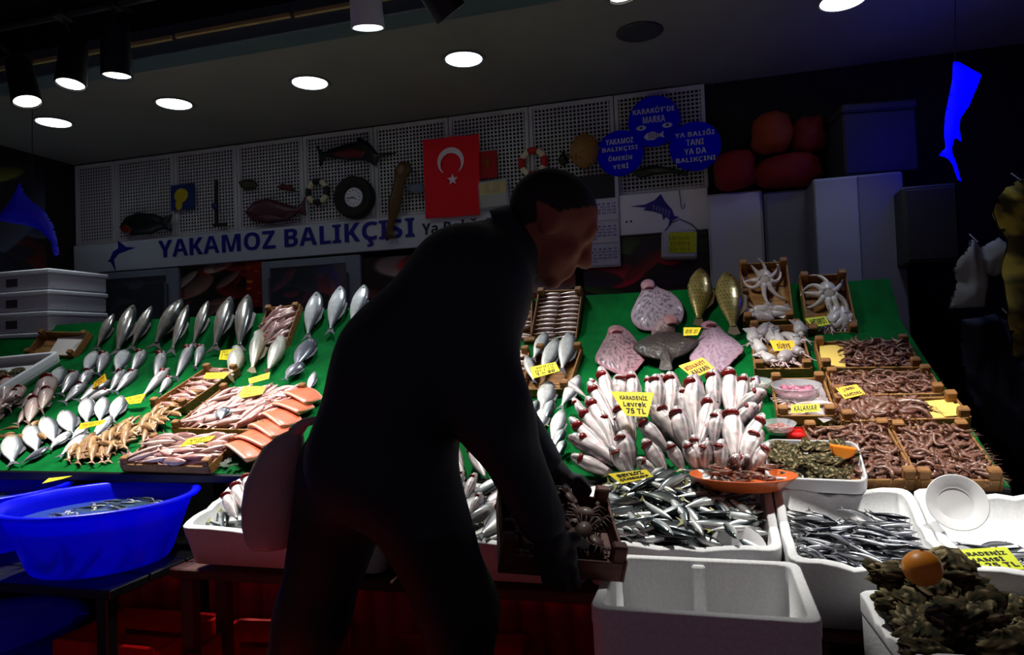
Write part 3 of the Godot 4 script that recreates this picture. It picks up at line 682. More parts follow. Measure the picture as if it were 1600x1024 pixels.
	# life rings
	for lr in [[496, 300, 21, Color(0.10, 0.10, 0.12), "small cream life ring with dark bands beside the tyre clock"], [833, 254, 24, Color(0.75, 0.04, 0.06), "small cream life ring with red bands"]]:
		o = on_z(lr[0], lr[1], 0.045); var R: float = lr[2] * depth_of(o) / FOC
		t = thing("life_ring", lr[4], "life ring", Transform3D(Basis(Vector3(1, 0, 0), PI / 2), o))
		for k in 8:
			var pts := []
			for q in 6:
				var an: float = TAU * (k + q / 5.0 * (1.0)) / 8 + PI / 8
				pts.append(Vector3(cos(an), 0, sin(an)) * R * 0.78)
			var sm := MB.new(); sm.tube(pts, R * (0.2 if k % 2 == 0 else 0.215), 10); part("ring" if k % 2 == 0 else "band", sm.mesh(), mat(Color(0.88, 0.84, 0.68), 0.6) if k % 2 == 0 else mat(lr[3], 0.6), t)
	# model fish pinned to the lattice
	model_fish("model_swordfish", "dark swordfish model with red belly on the lattice", [[630, 238], [592, 240], [575, 222], [560, 213], [556, 222], [530, 228], [505, 238], [492, 222], [498, 240], [500, 262], [510, 246], [540, 250], [575, 252], [588, 262], [592, 248], [604, 243]], 0.05, 0.03, Color(0.03, 0.04, 0.06), [[515, 240], [545, 232], [572, 236], [565, 246], [535, 247]], Color(0.36, 0.02, 0.03))
	model_fish("model_bream", "pink bream model standing above the sign", [[382, 332], [396, 315], [418, 310], [446, 318], [465, 324], [478, 306], [477, 322], [479, 338], [466, 334], [448, 346], [418, 350], [394, 346]], 0.06, 0.05, Color(0.30, 0.13, 0.17), [[400, 338], [420, 346], [445, 342], [420, 335]], Color(0.36, 0.24, 0.26))
	model_fish("model_grouper", "dark grey fish model with orange face above the sign", [[186, 356], [196, 340], [215, 332], [240, 334], [255, 340], [270, 334], [266, 348], [270, 362], [254, 358], [236, 366], [205, 368]], 0.06, 0.05, Color(0.06, 0.085, 0.10), [[187, 356], [196, 350], [206, 358], [202, 366], [190, 362]], Color(0.42, 0.15, 0.02))
	model_fish("model_red_fish", "little red fish model above the pink bream", [[432, 292], [440, 287], [455, 290], [464, 300], [455, 299], [440, 297]], 0.05, 0.02, Color(0.32, 0.04, 0.03))
	model_fish("model_pike", "long mustard yellow fish model hanging head up across the sign", [[618, 262], [626, 252], [640, 254], [644, 266], [634, 280], [630, 300], [626, 325], [618, 345], [614, 362], [620, 372], [610, 372], [604, 378], [603, 362], [607, 340], [606, 318], [614, 290]], 0.075, 0.04, Color(0.34, 0.24, 0.04), [[620, 262], [628, 256], [634, 262], [628, 274], [621, 274]], Color(0.42, 0.30, 0.16))
	model_fish("model_silver_fish", "white and blue fish model beside the flag", [[633, 296], [640, 288], [660, 286], [664, 300], [650, 304]], 0.045, 0.03, Color(0.40, 0.44, 0.52))
	model_fish("model_green_fish", "green mackerel model below the blue discs", [[984, 270], [996, 264], [1020, 258], [1050, 262], [1072, 268], [1078, 262], [1074, 276], [1050, 271], [1022, 274], [1000, 279]], 0.085, 0.03, Color(0.10, 0.14, 0.05), [[1008, 266], [1030, 263], [1050, 266], [1028, 269]], Color(0.34, 0.36, 0.26))
	model_fish("model_piranha", "small brown fish model on a thin line", [[372, 284], [385, 280], [398, 282], [404, 290], [396, 297], [382, 297], [376, 292]], 0.04, 0.02, Color(0.20, 0.17, 0.05))
	o = on_z(913, 236, 0.07); var R2: float = 23 * depth_of(o) / FOC
	t = thing("puffer_fish", "round brown dried puffer fish with spikes beside disc sign", "fish model", Transform3D(Basis(), o))
	var pb := MB.new(); pb.ball(Vector3.ZERO, Vector3(R2, R2 * 1.2, R2 * 0.5), 14, Color(0.30, 0.15, 0.03)); part("body", pb.mesh(), M.plain, t)
	rng.seed = 5
	for k in 26:
		var dv := Vector3(rng.randf_range(-1, 1), rng.randf_range(-1, 1), rng.randf_range(0.0, 1)).normalized() * Vector3(R2, R2 * 1.2, R2 * 0.5)
		var sm := MB.new(); sm.tube([dv * 0.95, dv * 1.22], [0.006, 0.001], 4, Color(0.36, 0.2, 0.05)); part("spike", sm.mesh(), M.plain, t)
	pb = MB.new(); pb.ball(on_z(880, 250, 0.02), Vector3(0.03, 0.035, 0.02), 10); pb.ball(on_z(880, 241, 0.02), Vector3(0.012, 0.02, 0.012), 8)
	single("brass_bell", pb.mesh(), mat(Color(0.22, 0.2, 0.12), 0.4, 0.5), "small dull brass bell on the lattice", "bell")
	pb = MB.new(); var qa := on_z(338, 282, 0.04); var qb := on_z(338, 352, 0.04)
	t = thing("fishing_float", "wooden stick float with blue and white ball on lattice", "fishing float", Transform3D(Basis(), qb))
	pb.tube([Vector3.ZERO, qa - qb], 0.012, 8); part("stick", pb.mesh(), mat(Color(0.16, 0.11, 0.06), 0.7), t)
	pb = MB.new(); pb.ball(on_z(336, 322, 0.055) - qb, Vector3(0.026, 0.026, 0.02), 10); part("ball", pb.mesh(), mat(Color(0.10, 0.14, 0.40), 0.4), t)
	part("foot", boxm(Vector3(0.1, 0.02, 0.02), 0.003, Vector3(0.03, 0.0, 0)), mat(Color(0.10, 0.08, 0.05), 0.7), t)
	# wrapped yellow packet
	r = wrect(748, 281, 796, 327, 0.06)
	t = thing("wrapped_packet", "yellow labelled packet in clear plastic beside the flag", "packet", Transform3D(Basis(Vector3(0, 0, 1), 0.04), r[0]))
	part("packet", boxm(Vector3(r[1].x * 0.92, r[1].y * 0.92, 0.03), 0.008), mat(Color(0.72, 0.74, 0.66), 0.4), t)
	part("label_sheet", boxm(Vector3(r[1].x * 0.85, r[1].y * 0.42, 0.002), 0.0, Vector3(0, r[1].y * 0.2, 0.016)), mat(Color(0.85, 0.76, 0.06), 0.6), t)
	for k in 2: scribble(t, Vector3.RIGHT, Vector3.UP, Vector3.BACK, 0.09, 0.025, r[1].y * (0.28 - 0.16 * k), 900 + k, mat(Color(0.25, 0.2, 0.05), 0.6), 0.018)
	part("wrap", boxm(Vector3(r[1].x, r[1].y, 0.045), 0.012), M.clear, t)
	# calendar
	r = wrect(905, 275, 968, 418, 0.055)
	t = thing("wall_calendar", "three month wall calendar with dark header behind the bending man", "calendar", Transform3D(Basis(Vector3(0, 0, 1), -0.01), r[0]))
	var ch: float = r[1].y; var cw: float = r[1].x
	part("backing", boxm(Vector3(cw, ch, 0.006)), mat(Color(0.8, 0.82, 0.86), 0.7), t)
	part("header", boxm(Vector3(cw, ch * 0.26, 0.004), 0.0, Vector3(-0.02, ch * 0.38, 0.005)), mat(Color(0.07, 0.07, 0.11), 0.6), t)
	for k in 3:
		var pg := part("month_page", boxm(Vector3(cw * 0.94, ch * 0.22, 0.003)), mat(Color(0.86, 0.87, 0.92), 0.7), t); pg.position = Vector3(0.0, ch * (0.12 - 0.245 * k), 0.006)
		for w2 in 5: lettering("%d %d %d %d %d %d %d" % [w2 * 7 + 1, w2 * 7 + 2, w2 * 7 + 3, w2 * 7 + 4, w2 * 7 + 5, w2 * 7 + 6, w2 * 7 + 7] if w2 < 4 else "29 30 31", pg, Vector3(0.0 if w2 < 4 else -cw * 0.24, ch * (0.065 - 0.033 * w2), 0.002), cw * (0.84 if w2 < 4 else 0.34), ch * 0.02, M.navy)
	scribble(t, Vector3.RIGHT, Vector3.UP, Vector3.BACK, cw * 0.4, ch * 0.03, ch * 0.44, 920, mat(Color(0.35, 0.36, 0.4), 0.6), 0.008)
	# jar hanging from a loop, with lime label
	r = wrect(1034, 362, 1089, 406, 0.10)
	t = thing("hanging_box", "white plastic box with lime label hanging below marlin board", "box", Transform3D(Basis(Vector3(0, 0, 1), -0.05), r[0]))
	part("body", boxm(Vector3(r[1].x, r[1].y, 0.10), 0.012), mat(Color(0.8, 0.82, 0.84), 0.35), t)
	part("label_sheet", boxm(Vector3(r[1].x * 0.76, r[1].y * 0.72, 0.003), 0.0, Vector3(0.02, 0.01, 0.052)), mat(Color(0.85, 0.9, 0.06), 0.6), t)
	for k in 3: scribble(t, Vector3.RIGHT, Vector3.UP, Vector3.BACK, 0.11, 0.02, 0.035 - 0.03 * k, 910 + k, M.ink, 0.055)
	var lp := MB.new(); lp.tube([Vector3(-0.08, 0.08, 0), Vector3(-0.04, 0.13, -0.02), Vector3(0.0, 0.15, -0.03), Vector3(0.06, 0.12, -0.02), Vector3(0.10, 0.08, 0)], 0.004, 6); part("loop", lp.mesh(), M.alu, t)
	# photo panels and glazed fridge doors under the sign
	poster("dark printed panel of red fish fillets between the glazed doors", wrect(284, 408, 412, 500, 0.01), print_tex(128, 96, Color(0.05, 0.03, 0.03), [Color(0.25, 0.05, 0.04), Color(0.3, 0.22, 0.2), Color(0.12, 0.06, 0.06), Color(0.36, 0.33, 0.3)], 26, 3))
	poster("narrow orange and red printed strip beside the glazed door", wrect(386, 408, 412, 480, 0.018), print_tex(32, 96, Color(0.35, 0.08, 0.02), [Color(0.45, 0.18, 0.02), Color(0.3, 0.02, 0.02), Color(0.5, 0.28, 0.04)], 14, 4))
	poster("printed panel of red and white sliced fish behind the man", wrect(567, 392, 900, 500, 0.01), print_tex(192, 96, Color(0.06, 0.03, 0.03), [Color(0.4, 0.04, 0.05), Color(0.34, 0.3, 0.29), Color(0.14, 0.08, 0.08), Color(0.25, 0.12, 0.1)], 40, 8))
	poster("dark purple printed panel with red blooms and green leaves", wrect(912, 364, 1108, 478, 0.01), print_tex(192, 112, Color(0.05, 0.035, 0.07), [Color(0.42, 0.03, 0.10), Color(0.08, 0.2, 0.06), Color(0.07, 0.05, 0.12), Color(0.3, 0.05, 0.06), Color(0.05, 0.1, 0.05)], 30, 15))
	for dd in [[137, 424, 282, 520, "glazed fridge door with aluminium frame under the marlin end of sign", 21], [412, 404, 566, 520, "glazed fridge door with aluminium frame under the middle of sign", 22]]:
		r = wrect(dd[0], dd[1], dd[2], dd[3], 0.02); var w3: float = r[1].x; var h3: float = r[1].y
		t = thing("fridge_door", dd[4], "door", Transform3D(Basis(), r[0]))
		for q in [[-w3 * 0.5 + 0.03, 0.0, 0.06, h3], [w3 * 0.5 - 0.05, 0.0, 0.10, h3]]: part("stile", boxm(Vector3(q[2], q[3], 0.04), 0.005, Vector3(q[0], q[1], 0)), mat(Color(0.55, 0.6, 0.66), 0.4), t)
		part("top_rail", boxm(Vector3(w3 - 0.16, 0.05, 0.04), 0.005, Vector3(-0.02, h3 * 0.5 - 0.025, 0)), mat(Color(0.58, 0.63, 0.68), 0.4), t)
		part("handle", boxm(Vector3(0.022, h3 * 0.8, 0.03), 0.006, Vector3(w3 * 0.5 - 0.09, -0.06, 0.03)), M.alu, t)
		part("handle", boxm(Vector3(0.014, h3 * 0.8, 0.02), 0.004, Vector3(-w3 * 0.5 + 0.065, -0.06, 0.024)), M.alu, t)
		var q2 := QuadMesh.new(); q2.size = Vector2(w3 - 0.16, h3 - 0.05); var m2 := StandardMaterial3D.new(); m2.roughness = 0.3
		m2.albedo_texture = print_tex(128, 96, Color(0.02, 0.025, 0.035), [Color(0.07, 0.08, 0.1), Color(0.2, 0.22, 0.25), Color(0.1, 0.05, 0.05)] if dd[5] == 21 else [Color(0.36, 0.10, 0.13), Color(0.12, 0.13, 0.15), Color(0.3, 0.14, 0.2)], 22, dd[5])
		part("picture", q2, m2, t).position = Vector3(-0.02, -0.025, -0.005)
		part("pane", boxm(Vector3(w3 - 0.16, h3 - 0.05, 0.004), 0.0, Vector3(-0.02, -0.025, 0.012)), M.pane, t)
	# left wall: colourful photo panel, foam boxes, blue shark
	var lm := QuadMesh.new(); lm.size = Vector2(1.4, 0.9); var mm := StandardMaterial3D.new(); mm.roughness = 0.5
	mm.albedo_texture = print_tex(160, 100, Color(0.03, 0.03, 0.045), [Color(0.26, 0.16, 0.02), Color(0.22, 0.05, 0.03), Color(0.12, 0.14, 0.18), Color(0.2, 0.2, 0.05), Color(0.05, 0.05, 0.1)], 34, 31)
	t = thing("photo_panel", "dim colourful fish photograph panel on the side wall", "poster", Transform3D(Basis(Vector3(0, 1, 0), PI / 2), Vector3(-4.35, 2.12, 0.95)))
	part("board", boxm(Vector3(1.4, 0.9, 0.012)), M.dark, t); part("print", lm, mm, t).position.z = 0.008
	shark("shark_figure", "dim blue plastic shark figure, faint glow added, hanging by the side wall", [[0, 335], [14, 318], [24, 300], [31, 285], [38, 302], [50, 315], [70, 330], [82, 350], [88, 372], [92, 398], [84, 402], [80, 378], [62, 360], [40, 352], [0, 346]], 3.35, glow(Color(0.0, 0.0, 0.7), 0.05), 0.09)  # weak emission added to the plastic so its blue reads brighter
	var gl := glow(Color(0.0, 0.0, 1.0), 1.6)
	var sk := shark("shark_lamp", "glowing blue shark shaped lamp hanging on the right", [[1489, 97], [1497, 96], [1534, 117], [1526, 138], [1514, 166], [1500, 186], [1499, 204], [1503, 223], [1492, 213], [1487, 232], [1488, 240], [1494, 255], [1502, 284], [1496, 280], [1488, 256], [1480, 247], [1467, 243], [1472, 236], [1478, 233], [1475, 210], [1477, 180], [1483, 150], [1488, 125]], 3.0, gl, 0.05)
	var l := OmniLight3D.new(); l.light_color = Color(0.1, 0.1, 1.0); l.light_energy = 0.05; l.omni_range = 5.0; l.light_size = 0.1; l.shadow_enabled = true; l.name = "shark_glow"; sk.add_child(l); l.position = Vector3(-0.08, 0.05, 0.06)
	# stacked foam boxes at the left
	for i in 4:
		var q := [on_z(0, 440, 0.6), on_z(104, 440, 0.6)]; var yb := on_z(60, 425 + 32 * i, 0.6).y; var hh := 0.125
		t = thing("foam_box", "closed grey white foam box, %s of the corner stack" % ["topmost", "second from top", "third from top", "lowest"][i], "box", Transform3D(Basis(), Vector3(q[1].x - 0.34 - 0.004 * i, yb - hh, 0.5)), "")
		part("body", boxm(Vector3(0.66, 0.094, 0.42), 0.008, Vector3(0, 0.047, 0)), M.foam_stack, t)
		part("lid", boxm(Vector3(0.68, 0.03, 0.44), 0.008, Vector3(0, 0.109, 0)), M.foam_stack, t)
		part("grip", boxm(Vector3(0.09, 0.05, 0.006), 0.002, Vector3(0.04, 0.05, 0.21)), mat(Color(0.30, 0.29, 0.32), 0.8), t)
	# right side: white cabinets, red sacks, dark case, hanging clothes
	var cabs := [[1109, 300, 1196, 520, 0.10, "white refrigerator panel beside the purple print", Color(0.86, 0.90, 0.93)], [1198, 297, 1274, 520, 0.10, "grey refrigerator panel between white one and tall cupboard", Color(0.55, 0.60, 0.66)]]
	for cb in cabs:
		r = wrect(cb[0], cb[1], cb[2], cb[3], cb[4])
		t = thing("refrigerator", cb[5], "refrigerator", Transform3D(Basis(), r[0] - Vector3(0, 0, 0.05)))
		part("body", boxm(Vector3(r[1].x, r[1].y, 0.18), 0.01, Vector3(0, 0, -0.04)), mat(cb[6], 0.3), t)
		part("door", boxm(Vector3(r[1].x - 0.02, r[1].y - 0.02, 0.02), 0.006, Vector3(0, 0, 0.06)), mat(cb[6], 0.3), t)
	r = wrect(1278, 272, 1420, 620, 0.40)
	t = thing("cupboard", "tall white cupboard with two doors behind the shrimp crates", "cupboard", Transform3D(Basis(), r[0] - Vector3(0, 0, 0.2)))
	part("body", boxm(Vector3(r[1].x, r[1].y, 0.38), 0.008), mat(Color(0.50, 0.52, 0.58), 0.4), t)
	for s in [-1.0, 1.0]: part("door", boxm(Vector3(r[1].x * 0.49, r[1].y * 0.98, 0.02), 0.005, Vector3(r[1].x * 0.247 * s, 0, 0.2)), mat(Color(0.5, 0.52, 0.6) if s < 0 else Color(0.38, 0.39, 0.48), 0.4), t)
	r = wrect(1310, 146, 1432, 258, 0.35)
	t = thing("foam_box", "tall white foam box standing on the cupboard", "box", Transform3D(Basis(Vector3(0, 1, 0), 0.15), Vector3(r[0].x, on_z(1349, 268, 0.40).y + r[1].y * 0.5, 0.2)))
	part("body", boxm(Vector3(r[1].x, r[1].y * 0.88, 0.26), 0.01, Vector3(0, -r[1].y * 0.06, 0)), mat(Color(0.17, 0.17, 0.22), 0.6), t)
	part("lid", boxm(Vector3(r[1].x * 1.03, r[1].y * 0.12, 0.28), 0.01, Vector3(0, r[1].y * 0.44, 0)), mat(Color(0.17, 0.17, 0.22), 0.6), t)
	var bags := [[1115, 238, 1180, 296, Color(0.52, 0.01, 0.012), "dark red plastic sack, leftmost on the refrigerators"], [1178, 245, 1285, 292, Color(0.5, 0.03, 0.02), "red plastic sack lying on the grey refrigerator"], [1174, 182, 1240, 238, Color(0.55, 0.2, 0.02), "orange crumpled sack piled on the red sacks"], [1235, 188, 1290, 240, Color(0.42, 0.01, 0.02), "dark red sack piled beside the orange one"]]
	for i in bags.size():
		var bg: Array = bags[i]; r = wrect(bg[0], bg[1], bg[2], bg[3], 0.12); var bm := MB.new(); var rr := []; var bcol: Color = bg[4]
		for k in 9:
			var tt := PI * (0.05 + 0.9 * k / 8.0); var ring := []
			for j in 18:
				var an := TAU * j / 18; var dv := Vector3(pow(sin(tt), 0.5) * cos(an), cos(tt), pow(sin(tt), 0.5) * sin(an))
				var f := 1.0 + 0.22 * noise.get_noise_3d(dv.x * 90 + i * 77, dv.y * 90, dv.z * 90)
				ring.append(dv * f * Vector3(r[1].x * 0.52, r[1].y * 0.53, 0.11))
			rr.append(ring)
		bm.loft(rr); single("plastic_sack", bm.mesh(), mat(bcol, 0.75), bg[5], "bag", Transform3D(Basis(), r[0]))
	r = wrect(1412, 288, 1500, 412, 0.55)
	t = thing("speaker_case", "dark square case fixed beside the cupboard", "case", Transform3D(Basis(), r[0] - Vector3(0, 0, 0.1)))
	part("body", boxm(Vector3(r[1].x, r[1].y, 0.2), 0.01), mat(Color(0.05, 0.065, 0.085), 0.6), t); part("front", boxm(Vector3(r[1].x * 0.9, r[1].y * 0.9, 0.012), 0.004, Vector3(0, 0, 0.102)), mat(Color(0.06, 0.075, 0.095), 0.6), t)
	garment("hanging_apron", "pale crumpled apron hanging on the right wall", [[1520, 372], [1532, 388], [1552, 372], [1566, 385], [1568, 410], [1548, 432], [1534, 428], [1534, 480], [1490, 482], [1500, 440], [1496, 420], [1500, 405]], 2.75, Color(0.22, 0.24, 0.27), false)
	garment("camouflage_jacket", "yellow green camouflage jacket hanging at right edge", [[1556, 330], [1562, 308], [1580, 292], [1600, 278], [1640, 275], [1660, 330], [1660, 560], [1600, 565], [1580, 556], [1572, 500], [1570, 430], [1574, 380]], 2.6, Color(0.2, 0.18, 0.05), true)
	garment("hanging_overall", "dark navy overalls hanging below the camouflage jacket", [[1500, 500], [1560, 490], [1660, 560], [1660, 760], [1600, 740], [1560, 690], [1520, 640]], 2.85, Color(0.02, 0.03, 0.06), false)

func model_fish(called: String, label: String, pts: Array, z: float, th: float, col: Color, patch := [], pcol := Color.BLACK):
	var pr := poly_px(pts, z); var t := thing(called, label, "fish model", Transform3D(Basis(), pr[0]))
	part("body", pillow(pr[1], th), mat(col, 0.4), t)
	if patch.size() > 0:
		var p2 := poly_px(patch, z + th * 0.5); part("patch", pillow(p2[1], th * 0.3), mat(pcol, 0.4), t).position = p2[0] - pr[0]
# an outline swollen into a solid: thickest far from its edge
func pillow(q: PackedVector2Array, th: float) -> ArrayMesh: return inflate(q, th * 0.5, null, Color.WHITE, 0.0)
func inflate(q: PackedVector2Array, th: float, fold, col: Color, edge: float, tint = null) -> ArrayMesh:
	var lo := q[0]; var hi := q[0]
	for p in q: lo = lo.min(p); hi = hi.max(p)
	var st := maxf(hi.x - lo.x, hi.y - lo.y) / 42.0; var nx := int((hi.x - lo.x) / st) + 3; var ny := int((hi.y - lo.y) / st) + 3; var b := MB.new()
	for s in [1.0, -1.0]:
		var id := {}; var inside := {}
		for i in nx:
			for j in ny:
				var p := lo + Vector2(i - 1, j - 1) * st; var ins := Geometry2D.is_point_in_polygon(p, q); var best := 1e9; var bp := p
				for k in q.size():
					var c := Geometry2D.get_closest_point_to_segment(p, q[k], q[(k + 1) % q.size()]); var d := p.distance_to(c)
					if d < best: best = d; bp = c
				if not ins and best > st * 0.75: continue
				var z := edge
				if ins and best > st * 0.3: z += th * sqrt(clampf(best / (th * 1.6), 0.0, 1.0))
				else: p = bp
				var f: float = fold.call(p) if fold else 0.0
				id[Vector2i(i, j)] = b.vert(Vector3(p.x, p.y, z * s + f), tint.call(p) if tint else col)
				inside[Vector2i(i, j)] = ins
		for k in id:
			var r := Vector2i(k.x + 1, k.y); var u := Vector2i(k.x, k.y + 1); var d := Vector2i(k.x + 1, k.y + 1)
			if id.has(r) and id.has(u) and id.has(d):
				if not (inside[k] or inside[r] or inside[u] or inside[d]): continue
				if s > 0: b.tri(id[k], id[u], id[r]); b.tri(id[r], id[u], id[d])
				else: b.tri(id[k], id[r], id[u]); b.tri(id[r], id[d], id[u])
	return b.mesh()
func shark(called: String, label: String, pts: Array, depth: float, m: Material, th: float) -> Node3D:
	var c := Vector3.ZERO; var w := []
	for p in pts: w.append(at(p[0], p[1], depth))
	for p in w: c += p
	c /= w.size(); var q := PackedVector2Array()
	for p in w:
		var l: Vector3 = look.inverse() * (p - c); q.append(Vector2(l.x, l.y))
	var t := thing(called, label, "figure", Transform3D(look, c)); part("body", pillow(q, th), m, t)
	var cd := MB.new(); cd.tube([Vector3(0, 0.05, 0), Vector3(0, 0.9, 0)], 0.002, 5); part("cord", cd.mesh(), M.black, t)
	return t
func garment(called: String, label: String, pts: Array, depth: float, col: Color, camo: bool):
	var c := Vector3.ZERO; var w := []
	for p in pts: w.append(at(p[0], p[1], depth))
	for p in w: c += p
	c /= w.size(); var q := PackedVector2Array(); var lo := Vector2(9, 9); var hi := -lo
	for p in w:
		var l: Vector3 = look.inverse() * (p - c); q.append(Vector2(l.x, l.y)); lo = lo.min(Vector2(l.x, l.y)); hi = hi.max(Vector2(l.x, l.y))
	var fold := func(p: Vector2) -> float: return noise.get_noise_2d(p.x * 700, p.y * 160) * 0.05 + noise.get_noise_2d(p.x * 200 + 40, p.y * 200) * 0.06
	var tint := func(p: Vector2) -> Color:
		if not camo: return col
		var nn := noise.get_noise_2d(p.x * 800 + 900, p.y * 800)
		return Color(0.05, 0.045, 0.015) if nn < -0.08 else (Color(0.40, 0.34, 0.05) if nn > 0.12 else Color(0.16, 0.14, 0.03))
	var t := thing(called, label, "clothing", Transform3D(look, c))
	part("cloth", inflate(q, 0.03, fold, col, 0.004, tint), painted(0.85), t)
	var hb := MB.new(); hb.tube([Vector3(0, hi.y - 0.02, 0), Vector3(0, hi.y + 0.02, -0.05)], 0.006, 6); part("hook", hb.mesh(), M.black, t)

# ---------- price cards ----------
var tag_count := 0
func card(q: Array, lines: Array, label: String, m: Material, lift := 0.06, ink: Material = null, pn := Vector3(0, 0.62, 0.78), pp = null):
	var c := Vector2.ZERO
	for p in q: c += Vector2(p[0], p[1]) * 0.25
	var o: Vector3 = slope(c.x, c.y, lift) if pp == null else on_plane(c.x, c.y, pp, dn)
	var n := pn.normalized(); var w := []
	for p in q: w.append(on_plane(p[0], p[1], o, n) - o)
	var t := thing("price_card", label, "price card", Transform3D(Basis(), o))
	var b := MB.new(); var fr := []; var bk := []
	for p in w: fr.append(p + n * 0.0008); bk.append(p - n * 0.0008)
	b.loft([bk, fr]); part("card", b.mesh(false), m, t)
	var ex: Vector3 = (w[1] - w[0] + w[2] - w[3]) * 0.5; var ey: Vector3 = (w[0] - w[3] + w[1] - w[2]) * 0.5
	var lx := ex.length(); var ly := ey.length(); ex /= lx; ey /= ly
	var nl := lines.size(); tag_count += 1
	for k in nl:
		var s: String = lines[k]; var y := ly * (0.5 - (k + 0.5) / nl) * 0.84
		if s == "~": scribble(t, ex, ey, n, lx * 0.74, ly * 0.5 / nl, y, tag_count * 7 + k, ink if ink else M.ink)
		else: lettering(s, t, ey * y + n * 0.0014, lx * clampf(s.length() * 0.115, 0.25, 0.84), ly * 0.62 / nl, ink if ink and k == 0 else M.ink, Basis(ex, ey, n))
# an unreadable handwritten line: upright strokes and loops of a felt pen
func scribble(t: Node3D, ex: Vector3, ey: Vector3, n: Vector3, w: float, h: float, y: float, sd: int, m: Material, zo := 0.0014):
	var r := RandomNumberGenerator.new(); r.seed = sd; var b := MB.new(); var k := 9
	for i in k:
		if r.randf() < 0.12: continue
		var x := w * ((i + 0.5) / k - 0.5); var pts := []
		for j in 4: pts.append(ex * (x + r.randf_range(-0.3, 0.3) * w / k) + ey * (y + h * (0.5 - j / 3.0) + r.randf_range(-0.1, 0.1) * h) + n * zo)
		b.tube(pts, 0.0011, 4)
	part("handwriting", b.mesh(), m, t)

# ---------- containers ----------
# wooden market crate: floor boards, side slats and four corner posts; q are its corners on the display, clockwise from the back left
func crate(q: Array, h: float, label: String) -> Dictionary:
	var pl := pick((q[0][0] + q[1][0] + q[2][0] + q[3][0]) * 0.25, (q[0][1] + q[1][1] + q[2][1] + q[3][1]) * 0.25)
	var P := []; var o0: Vector3 = pl[0]; var n: Vector3 = pl[1]
	for p in q: P.append(on_plane(p[0], p[1], o0 + n * h, n) - n * h)
	var c: Vector3 = (P[0] + P[1] + P[2] + P[3]) * 0.25
	var ex: Vector3 = ((P[1] - P[0]) + (P[2] - P[3])) * 0.5; var ez: Vector3 = ((P[3] - P[0]) + (P[2] - P[1])) * 0.5
	var w := ex.length(); var d := ez.length(); ex = ex / w; ez = (ez - ex * ez.dot(ex)).normalized(); var ey := ez.cross(ex)
	return crate_at(Transform3D(Basis(ex, ey, ez), c + ey * 0.004), w, d, h, label)
func crate_at(xf: Transform3D, w: float, d: float, h: float, label: String, wm: Array = []) -> Dictionary:
	var t := thing("wooden_crate", label, "crate", xf)
	var m1: Material = M.wood if wm.is_empty() else wm[0]; var m2: Material = M.wood2 if wm.is_empty() else wm[0]
	var nb := maxi(2, int(d / 0.09))
	for i in nb: part("floor_board", boxm(Vector3(w - 0.012, 0.005, d / nb - 0.004), 0.001, Vector3(0, 0.003, -d * 0.5 + (i + 0.5) * d / nb)), m2 if i % 2 else m1, t)
	for s in [-1.0, 1.0]:
		part("side_slat", boxm(Vector3(0.007, h * 0.8, d), 0.0015, Vector3((w * 0.5 - 0.004) * s, h * 0.42, 0)), m1, t)
		part("end_slat", boxm(Vector3(w - 0.016, h * 0.72, 0.007), 0.0015, Vector3(0, h * 0.38, (d * 0.5 - 0.004) * s)), m2, t)
		for s2 in [-1.0, 1.0]: part("corner_post", boxm(Vector3(0.032, h * 1.3, 0.028), 0.004, Vector3((w * 0.5 - 0.019) * s, h * 0.65, (d * 0.5 - 0.017) * s2)), m1, t)
	return {"xf": xf, "w": w, "d": d, "h": h, "node": t}
# white foam box; local origin on the rim plane, open upward
func foam_box(xf: Transform3D, w: float, d: float, h: float, label: String, floor_depth := 0.06, wavy := 0.012, m: Material = null, called := "foam_box", cat := "box", wall := 0.024) -> Dictionary:
	var t := thing(called, label, cat, xf)
	var ring := func(ww: float, dd: float, y: float, wave: float, r: float) -> Array:
		var pts := []; var ns := 8
		for cnr in 4:
			var sx := [1.0, -1.0, -1.0, 1.0]; var sz := [1.0, 1.0, -1.0, -1.0]
			var cc := Vector2((ww * 0.5 - r) * sx[cnr], (dd * 0.5 - r) * sz[cnr])
			for k in 4:
				var an := PI / 2 * cnr + PI / 2 * k / 3.0; pts.append(Vector3(cc.x + cos(an) * r, y, cc.y + sin(an) * r))
			var nx := (cnr + 1) % 4; var an2 := PI / 2 * (cnr + 1)
			var e0: Vector3 = Vector3(cc.x + cos(an2) * r, y, cc.y + sin(an2) * r); var e1 := Vector3((ww * 0.5 - r) * sx[nx] + cos(an2) * r, y, (dd * 0.5 - r) * sz[nx] + sin(an2) * r)
			for k in range(1, ns):
				var f := float(k) / ns; var dip := 0.0
				if f > 0.2 and f < 0.8: dip = -wave * smoothstep(0.2, 0.32, f) * smoothstep(0.8, 0.68, f) * (0.6 if absf(f - 0.5) < 0.1 else 1.0)
				pts.append(e0.lerp(e1, f) + Vector3(0, dip, 0))
		return pts
	var b := MB.new()
	b.loft([ring.call(w * 0.98, d * 0.98, -h, 0.0, 0.03), ring.call(w * 0.99, d * 0.99, -0.045, 0.0, 0.03), ring.call(w * 0.99, d * 0.99, -0.04, 0.0, 0.03), ring.call(w, d, -0.036, 0.0, 0.032), ring.call(w, d, -0.004, wavy, 0.032), ring.call(w - 0.008, d - 0.008, 0.0, wavy, 0.03), ring.call(w - wall * 1.6, d - wall * 1.6, 0.0, wavy, 0.026), ring.call(w - wall * 2.0, d - wall * 2.0, -0.006, wavy, 0.024), ring.call((w - wall * 2) * 0.95, (d - wall * 2) * 0.95, -floor_depth, 0.0, 0.02)])
	part("body", b.mesh(true), m if m else M.foam, t)
	return {"xf": xf, "w": w - wall * 2, "d": d - wall * 2, "h": floor_depth, "node": t}

